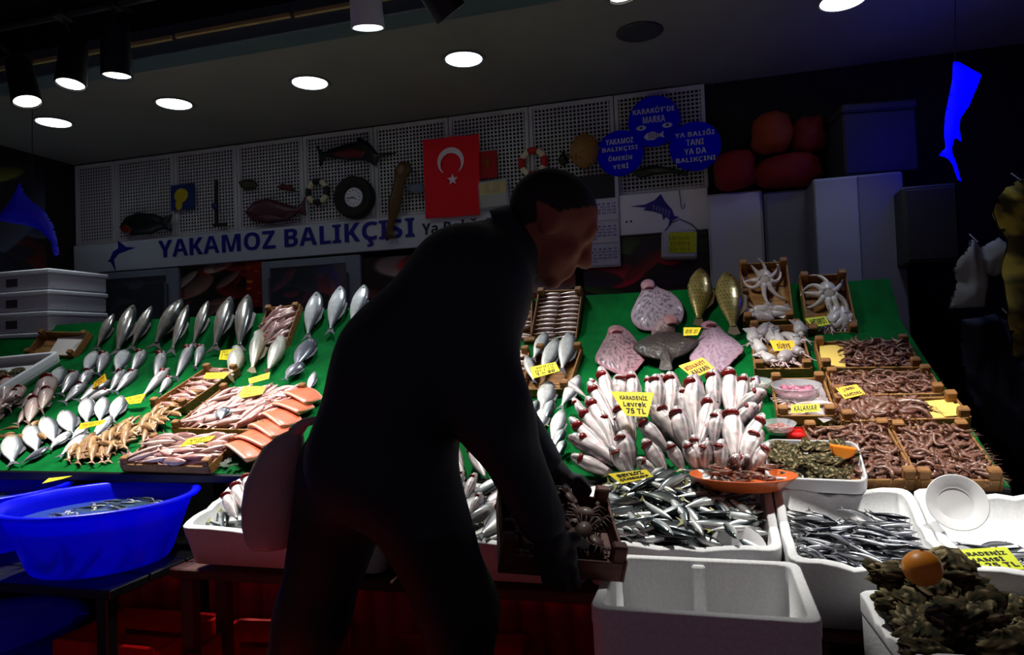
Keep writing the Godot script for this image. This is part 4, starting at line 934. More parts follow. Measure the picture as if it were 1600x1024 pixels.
# fill a tray (local rectangle) with lying creatures
func fill(bx: Dictionary, kinds: Array, called: String, n: int, L: Vector2, y0: float, y1: float, label: String, group: String, yaw := Vector2(-PI, PI), cat := "fish", area := Rect2(-0.5, -0.5, 1, 1), sd := 1):
	rng.seed = sd; var xf: Transform3D = bx.xf; var asp: float = (bx.w * area.size.x) / (bx.d * area.size.y)
	var ny := maxi(1, int(round(sqrt(n / asp)))); var nx := maxi(1, int(ceil(float(n) / ny))); var k := 0
	for i in n:
		var l := rng.randf_range(L.x, L.y); var a := rng.randf_range(yaw.x, yaw.y)
		var u: float = area.position.x + area.size.x * ((i % nx) + rng.randf_range(0.1, 0.9)) / nx; var v: float = area.position.y + area.size.y * ((i / nx) + rng.randf_range(0.1, 0.9)) / ny
		var mx := maxf(0.0, bx.w * 0.5 - l * 0.44 * absf(cos(a)) - 0.008); var mz := maxf(0.0, bx.d * 0.5 - l * 0.44 * absf(sin(a)) - 0.008)
		var o := Vector3(clampf(u * bx.w, -mx, mx), lerpf(y0, y1, rng.randf()), clampf(v * bx.d, -mz, mz))
		var bs := Basis(Vector3(0, 1, 0), a) * Basis(Vector3(0, 0, 1), rng.randf_range(-0.16, 0.16)) * Basis(Vector3(1, 0, 0), rng.randf_range(-0.6, 0.9))
		if rng.randf() < 0.5: bs = bs * Basis(Vector3(1, 0, 0), PI)
		var kd: String = kinds[rng.randi() % kinds.size()]
		put(kd, called, xf * Transform3D(bs * Basis.from_scale(Vector3(l, l, l)), o), label, cat, group)
func put(kd: String, called: String, xf: Transform3D, label: String, cat: String, group: String):
	if protos[kd] is Mesh: single(called, protos[kd], M.oyster if kd.begins_with("oyster") else M.flesh, label, cat, xf, group)
	else: copy(protos[kd], called, xf, label, cat, group)

func display():
	# table under the slope
	var t := thing("display_table", "long dark sloping table with metal edge carrying the fish", "table", Transform3D(Basis(), Vector3(-1.765, 0, 1.8)))
	var sl := Basis(Vector3(1, 0, 0), dn, ds); var sl1 := Basis(Vector3(1, 0, 0), dn1, ds1); var rel := Vector3(0, 0, -1.8)
	part("top", boxm(Vector3(5.07, 0.03, 1.104), 0.004), M.dark, t).transform = Transform3D(sl, (d0 + d1) * 0.5 + rel - dn * 0.022)
	part("back_ramp", boxm(Vector3(5.07, 0.03, 0.23), 0.004), M.dark, t).transform = Transform3D(sl1, d1 - ds1 * 0.115 + rel - dn1 * 0.022)
	part("edge", boxm(Vector3(5.07, 0.035, 0.02), 0.005, Vector3(0, 0.778, 0.02)), M.edge, t)
	for i in 6: part("leg", boxm(Vector3(0.05, 0.76, 0.05), 0.006, Vector3(-2.4 + i * 0.96, 0.38, -0.08)), M.black, t)
	for i in 4: part("rear_leg", boxm(Vector3(0.05, 1.2, 0.05), 0.006, Vector3(-2.4 + i * 1.6, 0.6, -1.02)), M.black, t)
	# green cloth with slight folds
	var b := MB.new(); var nx := 100; var nz := 36
	for j in nz + 1:
		for i in nx + 1:
			var u := -4.30 + 5.07 * i / nx; var v := -0.235 + (1.12 + 0.235) * j / nz
			var f := 0.002 + 0.004 * noise.get_noise_2d(u * 60, v * 60) + 0.003 * noise.get_noise_2d(u * 180, v * 180)
			b.vert(Vector3(u, 0, 0) + (d1 + ds1 * v + dn1 * f if v < 0 else d1 + ds * v + dn * f))
	for j in nz:
		for i in nx:
			var q := j * (nx + 1) + i; b.tri(q, q + nx + 2, q + nx + 1); b.tri(q, q + 1, q + nx + 2)
	single("green_cloth", b.mesh(), M.cloth, "green cloth spread over the sloping fish table", "cloth")
	# big fish in the top row, left
	var g1 := "large grey fish in the top row"
	for d in [[183, 496, 154, 552, 17], [214, 482, 185, 560, 25], [242, 484, 208, 552, 18], [299, 482, 270, 558, 17], [330, 476, 304, 548, 18]]: lay_px("bass", "sea_bass", d, 0.35, 0.022, "dark grey sea bass lying head up in the back row", g1)
	for d in [[290, 475, 245, 550, 30], [366, 471, 338, 556, 27], [393, 468, 377, 556, 28]]: lay_px("bass", "sea_bass", d, 0.1, 0.03, "plump grey sea bass lying head up in the back row", "plump bass in the top row")
	for d in [[499, 463, 483, 536, 30], [536, 454, 518, 528, 30], [573, 452, 550, 520, 28]]: lay_px("bream", "sea_bream", d, 0.0, 0.025, "bright silver bream lying head up beside the upper crate", "silver bream beside the crate")
	var g2 := "small bream on the left"
	for d in [[152, 555, 133, 592, 22], [171, 557, 154, 592, 20], [199, 553, 182, 590, 24], [229, 554, 205, 590, 19], [99, 580, 77, 622, 24], [125, 587, 96, 624, 20], [149, 585, 120, 616, 20], [139, 605, 100, 636, 18], [175, 602, 122, 634, 20], [177, 617, 130, 636, 15], [199, 585, 172, 618, 18], [218, 585, 180, 620, 18]]: lay_px("bream" if d[4] > 20 else "mullet", "small_bream", d, 0.5 if d[4] > 20 else 0.9, 0.016, "small grey fish lying in the staggered middle rows", g2)
	for d in [[259, 556, 243, 604, 20], [303, 545, 275, 600, 18], [268, 583, 222, 628, 17], [320, 546, 306, 582, 16], [272, 596, 250, 622, 14]]: lay_px("mullet", "grey_mullet", d, 1.0, 0.018, "slim silver mullet with red gill beside the small pink fish crate", "mullet beside the small crate")
	for d in [[138, 630, 138, 670, 26], [164, 629, 158, 668, 23], [192, 627, 177, 668, 24], [101, 650, 117, 688, 28], [71, 660, 90, 702, 27], [48, 673, 62, 716, 30], [20, 688, 23, 734, 32], [142, 670, 112, 694, 18], [177, 658, 144, 696, 20], [114, 682, 78, 710, 20], [142, 684, 93, 722, 22], [2, 714, -24, 734, 20]]: lay_px("bream", "silver_bream", d, 0.15, 0.018, "shiny silver bream lying near the front edge", "silver bream near the front edge")
	lay_px("dark_bream", "dark_bream", [80, 706, 34, 730, 18], 0.1, 0.016, "dark violet grey bream lying at the table edge", "")
	for d in [[489, 540, 462, 588, 34], [474, 578, 446, 604, 28]]: lay_px("dark_bream", "dark_bream", d, 0.0, 0.03, "dark blue grey bream beside the white bellied fish", "dark bream beside the crates")
	lay_px("whiting", "cod", [377, 556, 364, 602, 28], 1.2, 0.03, "pale round bellied fish above the middle crate", "")
	lay_px("whiting", "cod", [411, 528, 396, 590, 24], 0.5, 0.03, "brown cod lying at the foot of upper crate", "")
	lay_px("whiting", "cod", [446, 541, 420, 594, 26], 1.3, 0.035, "white bellied cod with open mouth beside the brown cod", "")
	lay_px("bream", "sea_bream", [494, 590, 482, 622, 14], 0.0, 0.02, "white fish half hidden by the bending man", "")
	# gutted heap at far left and the brown strip
	rng.seed = 12
	for i in 22:
		var x := rng.randf_range(-12, 80); var y := 618 + rng.randf() * 42 + maxf(0.0, (20 - x) * 0.3); var a := rng.randf_range(0.3, 1.2); var L := rng.randf_range(36, 52)
		lay_px("gutted", "gutted_fish", [x + cos(a) * L * 0.5, y - sin(a) * L * 0.5, x - cos(a) * L * 0.5, y + sin(a) * L * 0.5], rng.randf_range(0.6, 1.7), rng.randf_range(0.02, 0.05), "gutted pinkish fish with red gill in left heap", "heap of gutted fish")
	for i in 12:
		var x := rng.randf_range(10, 66); var y := rng.randf_range(668, 694); var a := rng.randf_range(-0.4, 1.0); var L := 30.0
		lay_px("brown", "goby", [x + cos(a) * L * 0.5, y - sin(a) * L * 0.5, x - cos(a) * L * 0.5, y + sin(a) * L * 0.5], rng.randf_range(0, 1), 0.02, "small brown goby below the gutted heap", "gobies below the heap")
	for i in 86:
		var f := rng.randf(); var s := rng.randf_range(-1, 1); var wd := lerpf(9, 17, sin(f * PI)) + f * 6
		var x := lerpf(272, 120, f) + s * wd * 0.9; var y := lerpf(648, 724, f) + s * wd * 0.45; var a := 0.5 + rng.randf_range(-0.8, 0.8); var L := rng.randf_range(24, 38)
		y = minf(y, 727 - L * 0.3)
		lay_px("brown", "goby", [x + cos(a) * L * 0.5, y - sin(a) * L * 0.5, x - cos(a) * L * 0.5, y + sin(a) * L * 0.5], rng.randf_range(0, 1.2), rng.randf_range(0.008, 0.03), "small brown goby in the long strip on green cloth", "strip of gobies")
	# crates on the left
	var c1 := crate([[310, 572], [356, 574], [306, 632], [246, 630]], 0.05, "small crate of pink fish left of the middle crate")
	fill(c1, ["pink", "pink_bent"], "red_mullet", 22, Vector2(0.09, 0.13), 0.015, 0.035, "small pink fish in the small crate", "pink fish in the small crate", Vector2(-0.5, 0.4), "fish", Rect2(-0.5, -0.5, 1, 1), 3)
	var c2 := crate([[346, 602], [474, 604], [418, 668], [268, 668]], 0.05, "wide crate heaped with pink fish beside the salmon")
	fill(c2, ["pink", "pink_bent"], "red_mullet", 85, Vector2(0.12, 0.18), 0.015, 0.055, "pinkish fish heaped in the wide crate", "pink fish in the wide crate", Vector2(0.2, 1.6), "fish", Rect2(-0.5, -0.5, 0.97, 1), 4)
	var c3 := crate([[258, 682], [372, 684], [328, 726], [166, 722]], 0.045, "front crate of pale pink fish at the table edge")
	fill(c3, ["pink", "pink_bent", "row_fish"], "pale_mullet", 70, Vector2(0.12, 0.17), 0.015, 0.055, "pale pinkish fish in the front crate", "pale fish in the front crate", Vector2(-0.4, 0.7), "fish", Rect2(-0.5, -0.5, 1, 1), 5)
	var c4 := crate([[418, 476], [470, 476], [442, 542], [388, 552]], 0.05, "upright crate of brownish fish in the back row")
	fill(c4, ["row_fish", "pink"], "striped_mullet", 42, Vector2(0.13, 0.19), 0.015, 0.045, "brownish pink fish in the upright back crate", "fish in the upright crate", Vector2(0.3, 1.3), "fish", Rect2(-0.5, -0.5, 1, 1), 6)
	lay_px("dark_bream", "dark_bream", [356, 660, 352, 678, 24], 0.0, 0.06, "round dark fish head between two pink fish crates", "")
	var c5 := crate([[62, 517], [136, 517], [114, 556], [40, 552]], 0.05, "nearly empty crate with white paper beside foam tray")
	var pt := thing("paper_sheet", "white paper sheet lying in the nearly empty crate", "paper", c5.xf * Transform3D(Basis(Vector3(0, 1, 0), 0.1), Vector3(0.05, 0.012, 0))); part("sheet", boxm(Vector3(c5.w * 0.55, 0.003, c5.d * 0.8), 0.001), mat(Color(0.85, 0.82, 0.8), 0.8), pt)
	var fx := Transform3D(sl, slope(10, 616, 0.0) + dn * 0.085 + Vector3(-0.22, 0, 0)) * Transform3D(Basis(Vector3(0, 1, 0), 0.12), Vector3.ZERO)
	var c6 := foam_box(fx, 0.62, 0.6, 0.08, "white foam tray of mussels at the left end", 0.05, 0.0)
	rng.seed = 8
	for i in 40: put("oyster%d" % (i % 4), "mussel", fx * Transform3D(Basis(Vector3(0, 1, 0), rng.randf() * 6.0).scaled(Vector3.ONE * 0.055), Vector3(rng.randf_range(-0.05, 0.2), -0.03, rng.randf_range(-0.15, 0.15))), "small brown mussel in the foam tray", "shellfish", "mussels in the foam tray")
	# salmon fillets
	var sal := [[474, 632], [458, 648], [442, 666], [425, 683], [406, 700], [388, 716]]
	for i in sal.size():
		var o := slope(sal[i][0], sal[i][1]); var m := MB.new(); var rr := []; var cc := []
		for k in 17:
			var f := k / 16.0; var y := 0.024 * sin(pow(f, 0.8) * PI * 0.9) + 0.006; var ring := []; var hw := 0.05 + 0.012 * sin(f * PI); var cols2 := []
			for j in 24:
				var an := TAU * j / 24; var zz := signf(cos(an)) * pow(absf(cos(an)), 0.5); var yy := signf(sin(an)) * pow(absf(sin(an)), 0.5)
				ring.append(Vector3((f - 0.5) * 0.2 + 0.012 * sin(zz * 2.0), y + yy * 0.008, zz * hw))
				var fat := absf(zz - 0.15) < 0.12 or absf(zz) > 0.93 
				cols2.append(Color(0.72, 0.42, 0.30) if fat else Color(0.62, 0.12, 0.05) * (1.0 + 0.4 * noise.get_noise_2d(zz * 300 + i * 99, f * 600)))
			rr.append(ring); cc.append(cols2)
		m.loft(rr, cc)
		single("salmon_fillet", m.mesh(), M.flesh, "orange salmon fillet with pale fat lines beside wide crate", "fish", Transform3D(sl * Basis(Vector3(0, 1, 0), -0.5 + 0.12 * sin(i * 2.0)) * Basis(Vector3(1, 0, 0), -0.3), o + dn * 0.026), "row of salmon fillets")
	var ps := thing("parsley_bunch", "dark green parsley sprig below the salmon fillets", "herb", Transform3D(sl, slope(370, 728) + dn * 0.01))
	for i in 14:
		var lb := MB.new(); var a := i * 2.4; lb.prism(PackedVector2Array([Vector2(0, 0), Vector2(0.015, 0.01), Vector2(0.032, 0), Vector2(0.015, -0.01)]), Vector3(0.03 * cos(a), 0.004 * (i % 4), 0.02 * sin(a)), Vector3(cos(a), 0.3, sin(a)), Vector3(-sin(a), 0.2, cos(a)), 0.001); part("leaf", lb.mesh(false), mat(Color(0.06, 0.16, 0.04), 0.6), ps)

func display_right():
	var sl := Basis(Vector3(1, 0, 0), dn, ds)
	# crates left of the turbots
	var e := crate([[836, 452], [908, 450], [902, 536], [830, 538]], 0.05, "crate of neatly rowed pink fish beside the turbots")
	for i in 12:
		for s in 2:
			var v: float = -e.d * 0.5 + e.d * (i + 0.6) / 12.4; var o := Vector3((s - 0.5) * e.w * 0.46, 0.022 + 0.004 * s, v); var L: float = e.w * 0.56
			put("row_fish", "rowed_whiting", e.xf * Transform3D(Basis(Vector3(0, 1, 0), 0.05 * sin(i * 3.1 + s) + (0.35 if i > 9 and s == 0 else 0.0)) * Basis(Vector3(1, 0, 0), 0.4) * Basis.from_scale(Vector3(L, L * 1.1, L * 1.1)), o), "slim pink fish laid in parallel rows", "fish", "fish laid in rows in the crate")
	var e2 := crate([[800, 460], [834, 454], [828, 538], [786, 542]], 0.05, "narrow crate half hidden by the man beside rowed fish")
	fill(e2, ["row_fish"], "rowed_whiting", 14, Vector2(0.1, 0.13), 0.02, 0.03, "slim pink fish in the half hidden upper crate", "fish in the half hidden upper crate", Vector2(-0.2, 0.2), "fish", Rect2(-0.5, -0.5, 1, 1), 7)
	var f := crate([[830, 542], [906, 540], [893, 604], [818, 606]], 0.05, "crate of four silver fish with yellow card")
	for d in [[855, 536, 834, 580, 21], [872, 546, 846, 606, 25], [892, 536, 879, 600, 20], [825, 574, 838, 616, 18]]: lay_px("bream", "bluefish", d, 0.3, 0.045, "pale silver blue fish in the crate with yellow card", "silver blue fish in the crate")
	var f2 := crate([[790, 548], [829, 544], [817, 606], [770, 610]], 0.05, "narrow crate half hidden by the man below rowed fish")
	fill(f2, ["row_fish"], "rowed_whiting", 16, Vector2(0.1, 0.13), 0.02, 0.04, "slim pink fish in the half hidden lower crate", "fish in the half hidden lower crate", Vector2(-0.3, 0.3), "fish", Rect2(-0.5, -0.5, 1, 1), 9)
	# turbots: flat knobbly discs
	turbot([[1014, 440], [1030, 452], [1052, 462], [1068, 484], [1064, 506], [1046, 516], [1020, 520], [996, 514], [986, 496], [994, 474], [1002, 458], [1003, 445]], Color(0.34, 0.26, 0.32), Color(0.05, 0.05, 0.09), 0.04, "pale lilac turbot with dark spots, topmost on the green cloth", [1013, 452])
	turbot([[1028, 502], [1048, 500], [1056, 510], [1052, 524], [1034, 528], [1018, 526]], Color(0.34, 0.22, 0.22), Color(0.2, 0.12, 0.13), 0.05, "pale pink turbot tail end above the dark turbot", [1048, 508])
	turbot([[962, 512], [976, 516], [992, 532], [1008, 560], [998, 578], [984, 592], [966, 588], [944, 578], [930, 566], [938, 546], [948, 528], [952, 516]], Color(0.30, 0.17, 0.195), Color(0.06, 0.035, 0.04), 0.03, "pink turbot with dark spots left of the dark turbot", [963, 528])
	turbot([[989, 547], [1000, 536], [1016, 528], [1040, 522], [1066, 525], [1082, 531], [1092, 538], [1080, 550], [1066, 559], [1053, 565], [1050, 574], [1051, 582], [1040, 583], [1030, 582], [1033, 574], [1032, 566], [1014, 562], [1000, 556]], Color(0.022, 0.014, 0.011), Color(0.032, 0.022, 0.018), 0.075, "dark brown turbot lying between the two pink ones", [])
	turbot([[1107, 506], [1120, 510], [1134, 524], [1150, 536], [1162, 550], [1148, 566], [1134, 580], [1118, 588], [1098, 578], [1078, 566], [1084, 548], [1096, 526]], Color(0.33, 0.235, 0.285), Color(0.20, 0.10, 0.17), 0.03, "pink turbot with few spots right of the dark turbot", [1108, 518])
	for d in [[1095, 430, 1092, 516, 38], [1135, 436, 1147, 530, 42]]: lay_px("carp", "carp", d, 0.15, 0.035, "golden brown scaly carp leaning head up behind turbots", "carp behind the turbots")
	# bonito in fanned rows
	var bl := "silver bonito with red open gill in the fanned rows"; var gb := "bonito fanned in rows"
	var H := [[540, 40, 590, 310, 75], [630, 75, 625, 250, 75], [722, 70, 715, 260, 75], [860, 75, 868, 290, 80], [960, 75, 940, 300, 88], [1085, 80, 1090, 400, 100], [1200, 45, 1210, 290, 80], [1295, 40, 1300, 320, 92], [1382, 75, 1350, 300, 70], [1500, 170, 1335, 300, 70],
		[465, 130, 600, 380, 75], [445, 210, 610, 500, 80], [405, 270, 590, 510, 75], [355, 340, 600, 600, 80], [340, 440, 650, 650, 80], [350, 560, 580, 700, 75],
		[640, 255, 710, 480, 90], [745, 330, 910, 520, 82], [830, 265, 990, 480, 95], [975, 265, 1035, 500, 92], [1200, 210, 1115, 480, 90], [1305, 280, 1320, 560, 110], [1450, 250, 1330, 400, 75], [1490, 310, 1345, 550, 78], [1475, 405, 1380, 610, 90], [1520, 480, 1430, 640, 70],
		[655, 410, 710, 660, 95], [785, 465, 900, 670, 92], [735, 580, 850, 680, 70], [930, 480, 1010, 680, 98], [1025, 470, 1095, 690, 85], [1085, 440, 1110, 650, 70], [1160, 470, 1150, 670, 88], [1245, 460, 1240, 640, 85], [1230, 285, 1205, 490, 70], [545, 300, 600, 520, 60], [590, 500, 660, 650, 70], [1000, 150, 1010, 330, 60], [1400, 560, 1380, 680, 70], [1320, 560, 1310, 690, 80]]
	H.sort_custom(func(a, b): return a[1] < b[1])
	for i in H.size():
		var d: Array = H[i]; var s := 3.793; var px := [800 + d[0] / s, 570 + d[1] / s, 800 + (d[2] + (d[2] - d[0]) * 0.32) / s, 570 + minf(d[3] + (d[3] - d[1]) * 0.32, 690) / s, d[4] * 1.32 / s]
		var h := on_plane(px[0], px[1], d0 + dn * (0.095 + 0.012 * (i % 3)), dn); var tt := on_plane(px[2], px[3], d0 + dn * 0.02, dn); var L := (h - tt).length(); var w: float = px[4] * depth_of(h) / FOC
		lay("bonito" if i % 3 else "bonito_bent", "bonito", h, tt, dn, clampf(w / (0.245 * L), 0.75, 1.7), [0.9, 1.3, 0.7, 1.1, 2.2, 1.0][i % 6], 0.012, bl, gb)
	rng.seed = 77
	for i in 34:
		var x := 905.0 + (i % 9) * 34 + rng.randf_range(-9, 9); var y := 612.0 + (i / 9) * 34 + rng.randf_range(-6, 6); var a := rng.randf_range(-0.35, 0.35) + (0.6 if x < 960 else (-0.35 if x > 1130 else 0.0)); var l := 26.0
		if y > 712: continue
		lay(["bonito", "bonito_bent"][i % 2], "bonito", on_plane(x - sin(a) * l, y - cos(a) * l, d0 + dn * 0.06, dn), on_plane(x + sin(a) * l, y + cos(a) * l, d0 + dn * 0.012, dn), dn, 0.95, rng.randf_range(0.3, 1.3), 0.0, bl, gb)
	for d in [[860, 610, 846, 656, 30], [906, 600, 876, 652, 22], [852, 650, 842, 690, 22], [880, 655, 862, 706, 24], [884, 686, 864, 716, 18], [884, 704, 872, 730, 18], [846, 690, 836, 716, 20], [866, 640, 850, 676, 20], [842, 640, 826, 676, 20]]: lay_px("bream" if d[4] > 20 else "mackerel", "bluefish", d, 0.2, 0.03, "bluish silver fish beside the bonito rows", "bluish fish beside the bonito")
	# squid and octopus crates
	var hx := crate([[1152, 410], [1226, 405], [1246, 498], [1164, 500]], 0.06, "steep crate with spread octopus and squid")
	octopus(hx.xf * Transform3D(Basis(), Vector3(0.0, 0.03, -hx.d * 0.16)), hx.w * 0.85, Color(0.42, 0.36, 0.34), "pale octopus with spread arms in the steep crate", 1)
	fill(hx, ["squid0", "squid1"], "small_squid", 7, Vector2(0.10, 0.14), 0.03, 0.04, "small greyish squid below the octopus", "squid below the octopus", Vector2(-0.4, 0.4), "squid", Rect2(-0.45, 0.25, 0.9, 0.2), 14)
	var ix := crate([[1246, 428], [1320, 424], [1344, 516], [1266, 520]], 0.06, "dark steep crate with draped white octopus")
	octopus(ix.xf * Transform3D(Basis(), Vector3(0.01, 0.03, -ix.d * 0.12)), ix.w * 1.0, Color(0.46, 0.43, 0.40), "white octopus with long arms in the dark steep crate", 2)
	fill(ix, ["squid0"], "white_squid", 6, Vector2(0.13, 0.17), 0.03, 0.04, "white squid at the foot of the dark crate", "squid in the dark crate", Vector2(0.6, 1.6), "squid", Rect2(-0.1, 0.2, 0.5, 0.25), 15)
	var jx := crate([[1166, 506], [1248, 504], [1274, 572], [1184, 574]], 0.05, "crate of white cuttlefish with yellow card")
	fill(jx, ["squid0", "squid0", "squid1"], "cuttlefish", 14, Vector2(0.14, 0.18), 0.03, 0.05, "plump white cuttlefish in the crate", "cuttlefish in the crate", Vector2(1.0, 2.2), "cuttlefish", Rect2(-0.5, -0.5, 1, 1), 16)
	var nxx := crate([[1196, 588], [1284, 586], [1312, 646], [1222, 646]], 0.05, "crate of thin squid below the plastic bowl")
	fill(nxx, ["squid1", "row_fish"], "thin_squid", 16, Vector2(0.12, 0.16), 0.02, 0.04, "thin mauve squid below the plastic bowl", "thin squid in the crate", Vector2(-0.5, 0.4), "squid", Rect2(-0.5, -0.2, 1, 0.7), 17)
	# shrimp crates
	var stuff := []
	var sc := [[[[1268, 532], [1420, 526], [1440, 572], [1286, 570]], 62, 0.06, "rearmost shrimp crate with yellow paper", "small reddish shrimp in the rearmost crate", Rect2(-0.22, -0.5, 0.72, 1)], [[[1288, 580], [1456, 574], [1474, 612], [1304, 614]], 62, 0.06, "shrimp crate behind the large prawn crate", "small pink shrimp in the second crate", Rect2(-0.5, -0.5, 1, 1)], [[[1306, 622], [1494, 614], [1518, 650], [1310, 654]], 36, 0.115, "crate of large prawns with folded paper", "large brown prawn in the paper lined crate", Rect2(-0.5, -0.5, 0.62, 1)], [[[1274, 662], [1390, 660], [1430, 744], [1262, 748]], 70, 0.07, "front shrimp crate partly under the oyster tray", "curled brown shrimp beside the oyster tray", Rect2(-0.5, -0.5, 1, 1)], [[[1392, 662], [1502, 662], [1578, 746], [1432, 748]], 70, 0.07, "front corner crate of curled brown shrimp", "curled brown shrimp in the front corner crate", Rect2(-0.5, -0.5, 1, 1)]]
	for i in sc.size():
		var q: Array = sc[i]; var bx := crate(q[0], 0.05, q[3])
		fill(bx, ["shrimp0", "shrimp1", "shrimp2"], "shrimp" if i != 2 else "prawn", q[1], Vector2(q[2] * 0.85, q[2] * 1.1), 0.035, 0.05, q[4], "shrimp in crate, row %s" % ["one", "two", "three", "four", "five"][i], Vector2(-PI, PI), "shrimp", q[5], 40 + i)
		rng.seed = 60 + i
		for k in 300:
			var a: Rect2 = q[5]; var u := a.position.x + a.size.x * rng.randf(); var v := a.position.y + a.size.y * rng.randf()
			var l: float = q[2]; var mx: float = bx.w * 0.5 - l * 0.45; var mz: float = bx.d * 0.5 - l * 0.45
			stuff.append([bx.xf * Transform3D(Basis(Vector3(0, 1, 0), rng.randf() * TAU) * Basis(Vector3(1, 0, 0), rng.randf_range(-0.4, 0.4)) * Basis.from_scale(Vector3.ONE * l), Vector3(clampf(u * bx.w, -mx, mx), rng.randf_range(0.015, 0.034), clampf(v * bx.d, -mz, mz))), k % 3])
		if i == 0 or i == 2:
			var s := -1.0 if i == 0 else 1.0
			var pp := thing("wrapping_paper", "yellow paper sheet in the rearmost shrimp crate" if i == 0 else "folded yellow paper beside the large prawns", "paper", bx.xf * Transform3D(Basis(Vector3(0, 1, 0), 0.1 * s), Vector3(bx.w * 0.34 * s, 0.03, 0)))
			part("sheet", boxm(Vector3(bx.w * 0.26, 0.003, bx.d * 0.8), 0.001), M.paper, pp)
			if i == 2: part("sheet", boxm(Vector3(bx.w * 0.2, 0.003, bx.d * 0.5), 0.001, Vector3(0.02, 0.006, 0.02)), M.paper, pp)
	var mb := MB.new(); var bc: ArrayMesh = protos.shrimp0
	for s in 3:
		var mm := MultiMesh.new(); mm.transform_format = MultiMesh.TRANSFORM_3D; mm.mesh = protos["shrimp%d" % s]
		var xs := stuff.filter(func(z): return z[1] == s); mm.instance_count = xs.size()
		for k in xs.size(): mm.set_instance_transform(k, xs[k][0])
		var mi := MultiMeshInstance3D.new(); mi.multimesh = mm; mi.material_override = M.flesh; mi.name = numbered("shrimp_heap"); add_child(mi)
		mi.set_meta("kind", "stuff"); mi.set_meta("label", "heaped brown shrimp filling the five crates underneath, %s" % ["curled", "tightly curled", "straighter"][s]); mi.set_meta("category", "shrimp")
	# bowls, orange tray, oyster tray
	bowl(Vector2(1180, 596), 24, M.clear, Color(0.46, 0.43, 0.36), "clear plastic bowl of pale flesh beside bonito", 0.04)
	bowl(Vector2(1244, 602), 36, M.clear, Color(0.32, 0.10, 0.15), "clear plastic bowl of purple octopus rings", 0.05)
	bowl(Vector2(1218, 662), 24, M.clear, Color(0.20, 0.07, 0.06), "clear plastic pack of dark roe beside the bonito", 0.03)
	var rx := Transform3D(sl, slope(1250, 674, 0.04))
	foam_box(rx, 0.085, 0.06, 0.035, "small tub of bright red roe behind the oyster tray", 0.008, 0.0, mat(Color(0.75, 0.05, 0.02), 0.2), "roe_tub", "tub", 0.006)
	var ot := Transform3D(Basis(), slope(1160, 742, 0.085))
	var tb := MB.new(); tb.lathe([[0.0, -0.035], [0.085, -0.035], [0.12, -0.002], [0.122, 0.002], [0.116, 0.002], [0.08, -0.028], [0.0, -0.028]], 36, null, Vector3.ZERO, Basis(), 1.2)
	single("orange_dish", tb.mesh(), mat(Color(0.74, 0.34, 0.15), 0.35), "orange plastic dish of shelled shrimp between bonito and mackerel", "dish", ot)
	rng.seed = 9
	for i in 40: put("shrimp%d" % (i % 3), "shelled_shrimp", ot * Transform3D(Basis(Vector3(0, 1, 0), rng.randf() * 6).scaled(Vector3.ONE * 0.05), Vector3(rng.randf_range(-0.085, 0.085), rng.randf_range(-0.015, 0.025), rng.randf_range(-0.05, 0.05))), "shelled shrimp heaped in the orange dish", "shrimp", "shelled shrimp in the dish")
	var py := Transform3D(Basis(Vector3(1, 0, 0), 0.42) * Basis(Vector3(0, 1, 0), -0.05), slope(1270, 717, 0.065))
	foam_box(py, 0.265, 0.21, 0.036, "white tray of oysters with orange slice", 0.035, 0.0, M.china, "oyster_tray", "tray", 0.008)
	rng.seed = 10
	for i in 30: put("oyster%d" % (i % 4), "tray_oyster", py * Transform3D(Basis(Vector3(0, 1, 0), rng.randf() * 6).scaled(Vector3.ONE * rng.randf_range(0.045, 0.062)), Vector3(rng.randf_range(-0.1, 0.1), rng.randf_range(-0.022, 0.004), rng.randf_range(-0.07, 0.07))), "rough oyster in the white tray", "oyster", "oysters in the white tray")
	var sb := MB.new(); var hp := PackedVector2Array()
	for k in 15: hp.append(Vector2(cos(PI * k / 14.0), -sin(PI * k / 14.0)) * 0.034)
	sb.prism(hp, Vector3.ZERO, Vector3(1, 0, 0), Vector3(0, 1, 0), 0.022)
	var os := thing("orange_slice", "orange wedge set upright among the tray oysters", "fruit", py * Transform3D(Basis(Vector3(0, 0, 1), -0.15) * Basis(Vector3(1, 0, 0), -0.3), Vector3(0.08, 0.036, -0.012)))
	part("peel", sb.mesh(false), mat(Color(0.95, 0.45, 0.02), 0.5), os)
	sb = MB.new(); sb.prism(hp, Vector3(0, -0.002, 0.0), Vector3(0.86, 0, 0), Vector3(0, 0.86, 0), 0.025); part("pulp", sb.mesh(false), mat(Color(0.98, 0.58, 0.05), 0.35), os)
	# cards
	card([[954, 612], [1022, 614], [1012, 652], [978, 650]], ["KARADENİZ", "Levrek", "75 TL"], "yellow card lettered Karadeniz Levrek 75 among bonito", M.tag, 0.17)
	card([[1060, 572], [1098, 559], [1117, 576], [1084, 592]], ["BİSKAVİT", "KALKAN"], "yellow card lettered Kalkan below pink turbot", M.tag_ora, 0.08, M.ink_red)
	card([[1068, 512], [1096, 512], [1090, 524], [1068, 525]], ["~"], "small yellow card between dark turbot and carp", M.tag, 0.08, M.ink_red)
	card([[828, 574], [868, 566], [875, 580], [833, 592]], ["~", "~", "1 ~ 20"], "yellow card on the four silver fish", M.tag, 0.10)
	card([[950, 741], [1010, 734], [1021, 745], [970, 757]], ["BEYKOZ", "ÇİNEKOP"], "yellow card between bonito and mackerel", M.tag, 0.13)
	card([[1306, 607], [1338, 601], [1352, 616], [1320, 624]], ["JUMBO", "KARİDES"], "yellow card lettered Jumbo Karides on the prawn crate", M.tag_ora, 0.08)
	card([[1236, 633], [1280, 631], [1282, 643], [1236, 646]], ["KALAMAR"], "yellow card on the thin squid crate", M.tag, 0.08)
